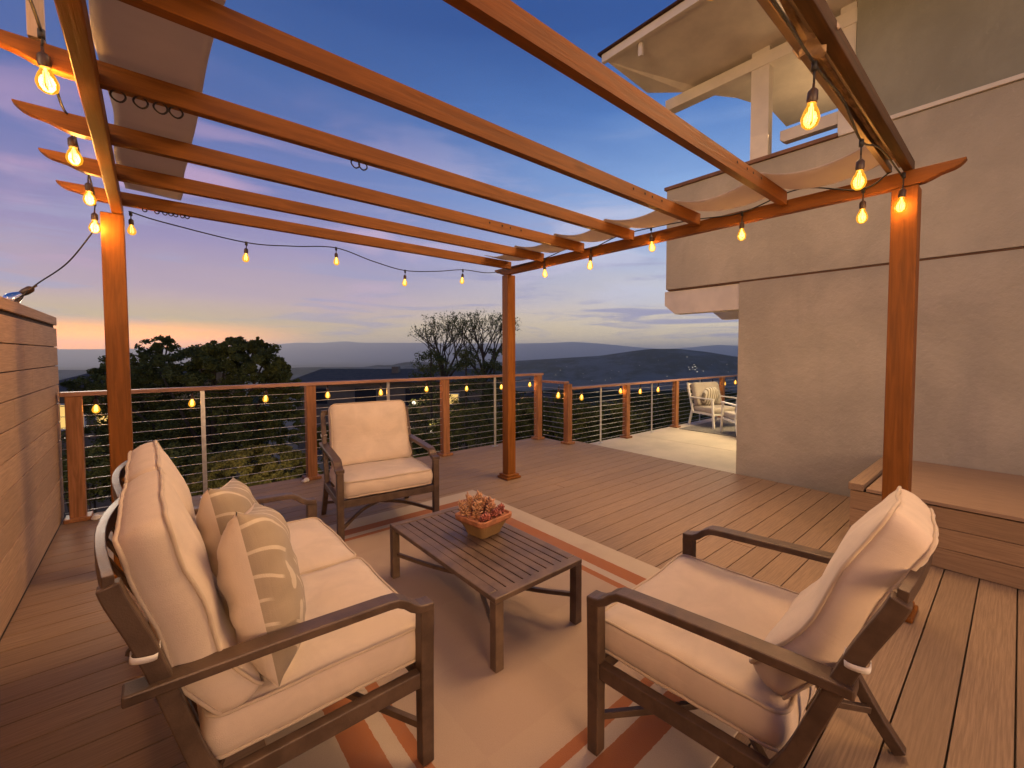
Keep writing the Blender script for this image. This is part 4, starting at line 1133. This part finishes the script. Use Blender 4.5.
# two nearly bare trees
def bare_tree(label, u, ubase, dist, vtop, seed, leafy):
    rnd = random.Random(seed); top = at(u, vtop, dist); b0 = at(ubase, 372, dist); base = Vector((b0.x, b0.y, -5.2))
    root = thing('bare_tree', label, 'tree', base, 0, 'nearly bare trees on the skyline')
    H = top.z - base.z; bm = bmesh.new(); tips = []
    fork = Vector((0, 0, H * .66)); tube(bm, [Vector((0, 0, 0)), Vector((.08, .0, H * .3)), fork], [.2, .16, .12], 8)
    for k in range(6):
        a = 2 * pi * k / 6 + rnd.uniform(-.3, .3); d = Vector((cos(a) * .62, sin(a) * .62, rnd.uniform(.8, 1.1))).normalized()
        branches(bm, fork + Vector((0, 0, -.15 * (k % 3))), d, H * .125, .075, 4, rnd, tips, .36, .10)
    finish('trunk', bm, bark, root)
    bm = bmesh.new(); cl = [(q, .14) for q, dp in tips if dp <= 1]
    leaves_bm(bm, cl, leafy, .045, rnd); finish('crown', bm, GL3, root)
bare_tree('open branched thin tree on the skyline, left one of the pair', 442, 444, 19, 314, 5, 1800)
bare_tree('open branched thin tree on the skyline beside the middle pergola post', 485, 484, 19, 310, 9, 2200)
def ever(label, u, v0, dist, seed, h, r):
    c = at(u, v0, dist); rnd = random.Random(seed); root = thing('bushy_tree', label, 'tree', (c.x, c.y, -5.2), 0, 'small bushy trees under the bare trees')
    rel = c.z + 5.2; bm = bmesh.new(); tube(bm, [(0, 0, 0), (0, 0, rel)], [.08, .03], 6); finish('trunk', bm, bark, root)
    bm = bmesh.new(); cl = [(Vector((rnd.gauss(0, r * .5), rnd.gauss(0, r * .5), rel - rnd.random() * h)), r * .35) for _ in range(30)]
    leaves_bm(bm, cl, 2600, .05, rnd); finish('crown', bm, GL3, root)
ever('short bushy green tree at the foot of the left bare tree', 431, 352, 17, 31, 1.6, .7)
ever('short bushy green tree between the two bare trees', 466, 351, 17, 32, 1.6, .8)
ever('short bushy green tree beside the middle pergola post', 494, 350, 18, 33, 1.8, .6)

# neighbouring houses
roof_m = mat('dark roof shingles', (.075, .055, .036), .9, 0, .35, 3)
wall_m = mat('dusky stucco', (.16, .125, .09), .9, 0, .15, 1)
dim_m = mat('dusky grey wall', (.11, .10, .095), .9, 0, .2, 1)
glass_m = mat('dark window glass', (.02, .022, .03), .12, 0)
def nb_house(label, u0, u1, dist, vtop, zb, depth, seed, windows, mt):
    a = at(u0, vtop, dist); b_ = at(u1, vtop, dist); ax = Vector((b_.x - a.x, b_.y - a.y, 0)); W = ax.length; ax.normalize(); nrm = Vector((-ax.y, ax.x, 0))
    if nrm.dot(Fv) < 0: nrm = -nrm
    ztop = a.z; root = thing('neighbour_house', label, 'house', (a.x, a.y, zb), atan2(ax.y, ax.x), 'neighbouring houses below the deck')
    H = ztop - zb; eave = H - .75; bm = bmesh.new(); box(bm, 0, W, 0, depth, 0, eave); finish('wall', bm, mt, root)
    bm = bmesh.new(); prism(bm, [(-.5, eave + .003), (depth + .5, eave + .003), (depth * .5, H)], -.5, W + .5); rf = finish('roof', bm, roof_m, root)
    bm = bmesh.new(); box(bm, W * .42, W * .42 + .5, depth * .3, depth * .3 + .5, H - .6, H + .22); finish('chimney', bm, mt, rf)
    for (x, z, ww, hh, lit) in windows:
        bm = bmesh.new()
        for q in ((x, x + ww, z, z + .06), (x, x + ww, z + hh - .06, z + hh), (x, x + .06, z + .06, z + hh - .06), (x + ww - .06, x + ww, z + .06, z + hh - .06)): box(bm, q[0], q[1], -.05, .02, q[2], q[3])
        wn = finish('window', bm, M['white_paint'] if lit else dim_m, root)
        bm = bmesh.new(); box(bm, x + .06, x + ww - .06, -.02, -.003, z + .06, z + hh - .06); finish('pane', bm, M['lit_window'] if lit else glass_m, wn)
    return root
nb_house('dark roofed neighbouring house with amber lit windows at far left', 40, 128, 16, 371, -5.2, 6, 1, [(.35, 3.8, 1.3, 1.0, True), (2.0, 3.9, .8, .8, True), (.6, 1.2, 1.0, 1.2, False)], wall_m)
nb_house('long low neighbouring house with brown roof beyond the middle of the railing', 296, 492, 30, 371, -5.2, 9, 2, [(1.0, 3.1, 1.2, 1.2, False), (4.0, 3.1, 1.6, 1.2, False), (7.5, 3.0, 1.6, 1.3, False), (10.5, 3.1, .8, .8, True)], wall_m)
nb_house('small dark neighbouring house low behind the middle pergola post', 500, 560, 36, 398, -7, 8, 3, [(1.0, 1.4, 1.0, 1.1, False), (3.0, 1.4, 1.2, 1.0, True)], dim_m)

# far-off town lamps
rnd = random.Random(5); bm = bmesh.new()
def lamp(u, v, dist, s_):
    c = at(u, v, dist); bmesh.ops.create_icosphere(bm, subdivisions=1, radius=s_, matrix=Matrix.Translation(c))
for _ in range(26): lamp(rnd.uniform(555, 735), rnd.uniform(360, 382) , 1500, rnd.uniform(.4, .9))
for _ in range(10): lamp(rnd.gauss(692, 4), rnd.gauss(368, 3.5), 1500, rnd.uniform(.6, 1.3))
for _ in range(5): lamp(rnd.uniform(520, 600), rnd.uniform(372, 388), 900, rnd.uniform(.3, .6))
o = finish('town_lights', bm, M['city']); tag(o, 'scattered tiny lamps of the far town on the dark hill', 'town lights'); o['kind'] = 'stuff'
def yard_lamp(u, v, dist, label, r=.05):
    c = at(u, v, dist); root = thing('garden_lamp', label, 'lamp', (c.x, c.y, -5.2), 0, 'garden lamps below the deck'); h = c.z + 5.2
    bm = bmesh.new(); tube(bm, [(0, 0, 0), (0, 0, h - r)], .02, 6); finish('stake', bm, M['cord'], root)
    bm = bmesh.new(); bmesh.ops.create_icosphere(bm, subdivisions=2, radius=r, matrix=Matrix.Translation((0, 0, h))); finish('globe', bm, M['city'], root, smooth=True)
    L = bpy.data.lights.new('garden_light', 'POINT'); L.energy = 60; L.color = (1.0, .68, .40); L.shadow_soft_size = .15
    lo = bpy.data.objects.new('garden_light', L); COL.objects.link(lo); lo.parent = root; lo.location = (0, 0, h + .25)
yard_lamp(272, 412, 20, 'round garden lamp at the edge of the street behind the broad tree', .11)
yard_lamp(414, 403, 20, 'round garden lamp in front of the long low house, higher of the two', .09)
yard_lamp(432, 432, 12, 'round garden lamp low in the dark yard left of the timber rail post', .06)

# ------------------------------------------------------------------ evening haze
bm = bmesh.new(); box(bm, -19500, 19500, -19500, 19500, -260, 375)
m = bpy.data.materials.new('evening haze'); m.use_nodes = True; t = NT(m.node_tree); t.n.remove(t.n['Principled BSDF'])
pv = t.new('ShaderNodeVolumePrincipled'); pv.inputs['Color'].default_value = (.96, .97, .98, 1); pv.inputs['Density'].default_value = 1.0e-4; pv.inputs['Anisotropy'].default_value = .5
out = [n for n in t.n if n.type == 'OUTPUT_MATERIAL'][0]; t.link(pv.outputs[0], out.inputs['Volume'])
hz = struct(finish('haze', bm, m), 'stuff')
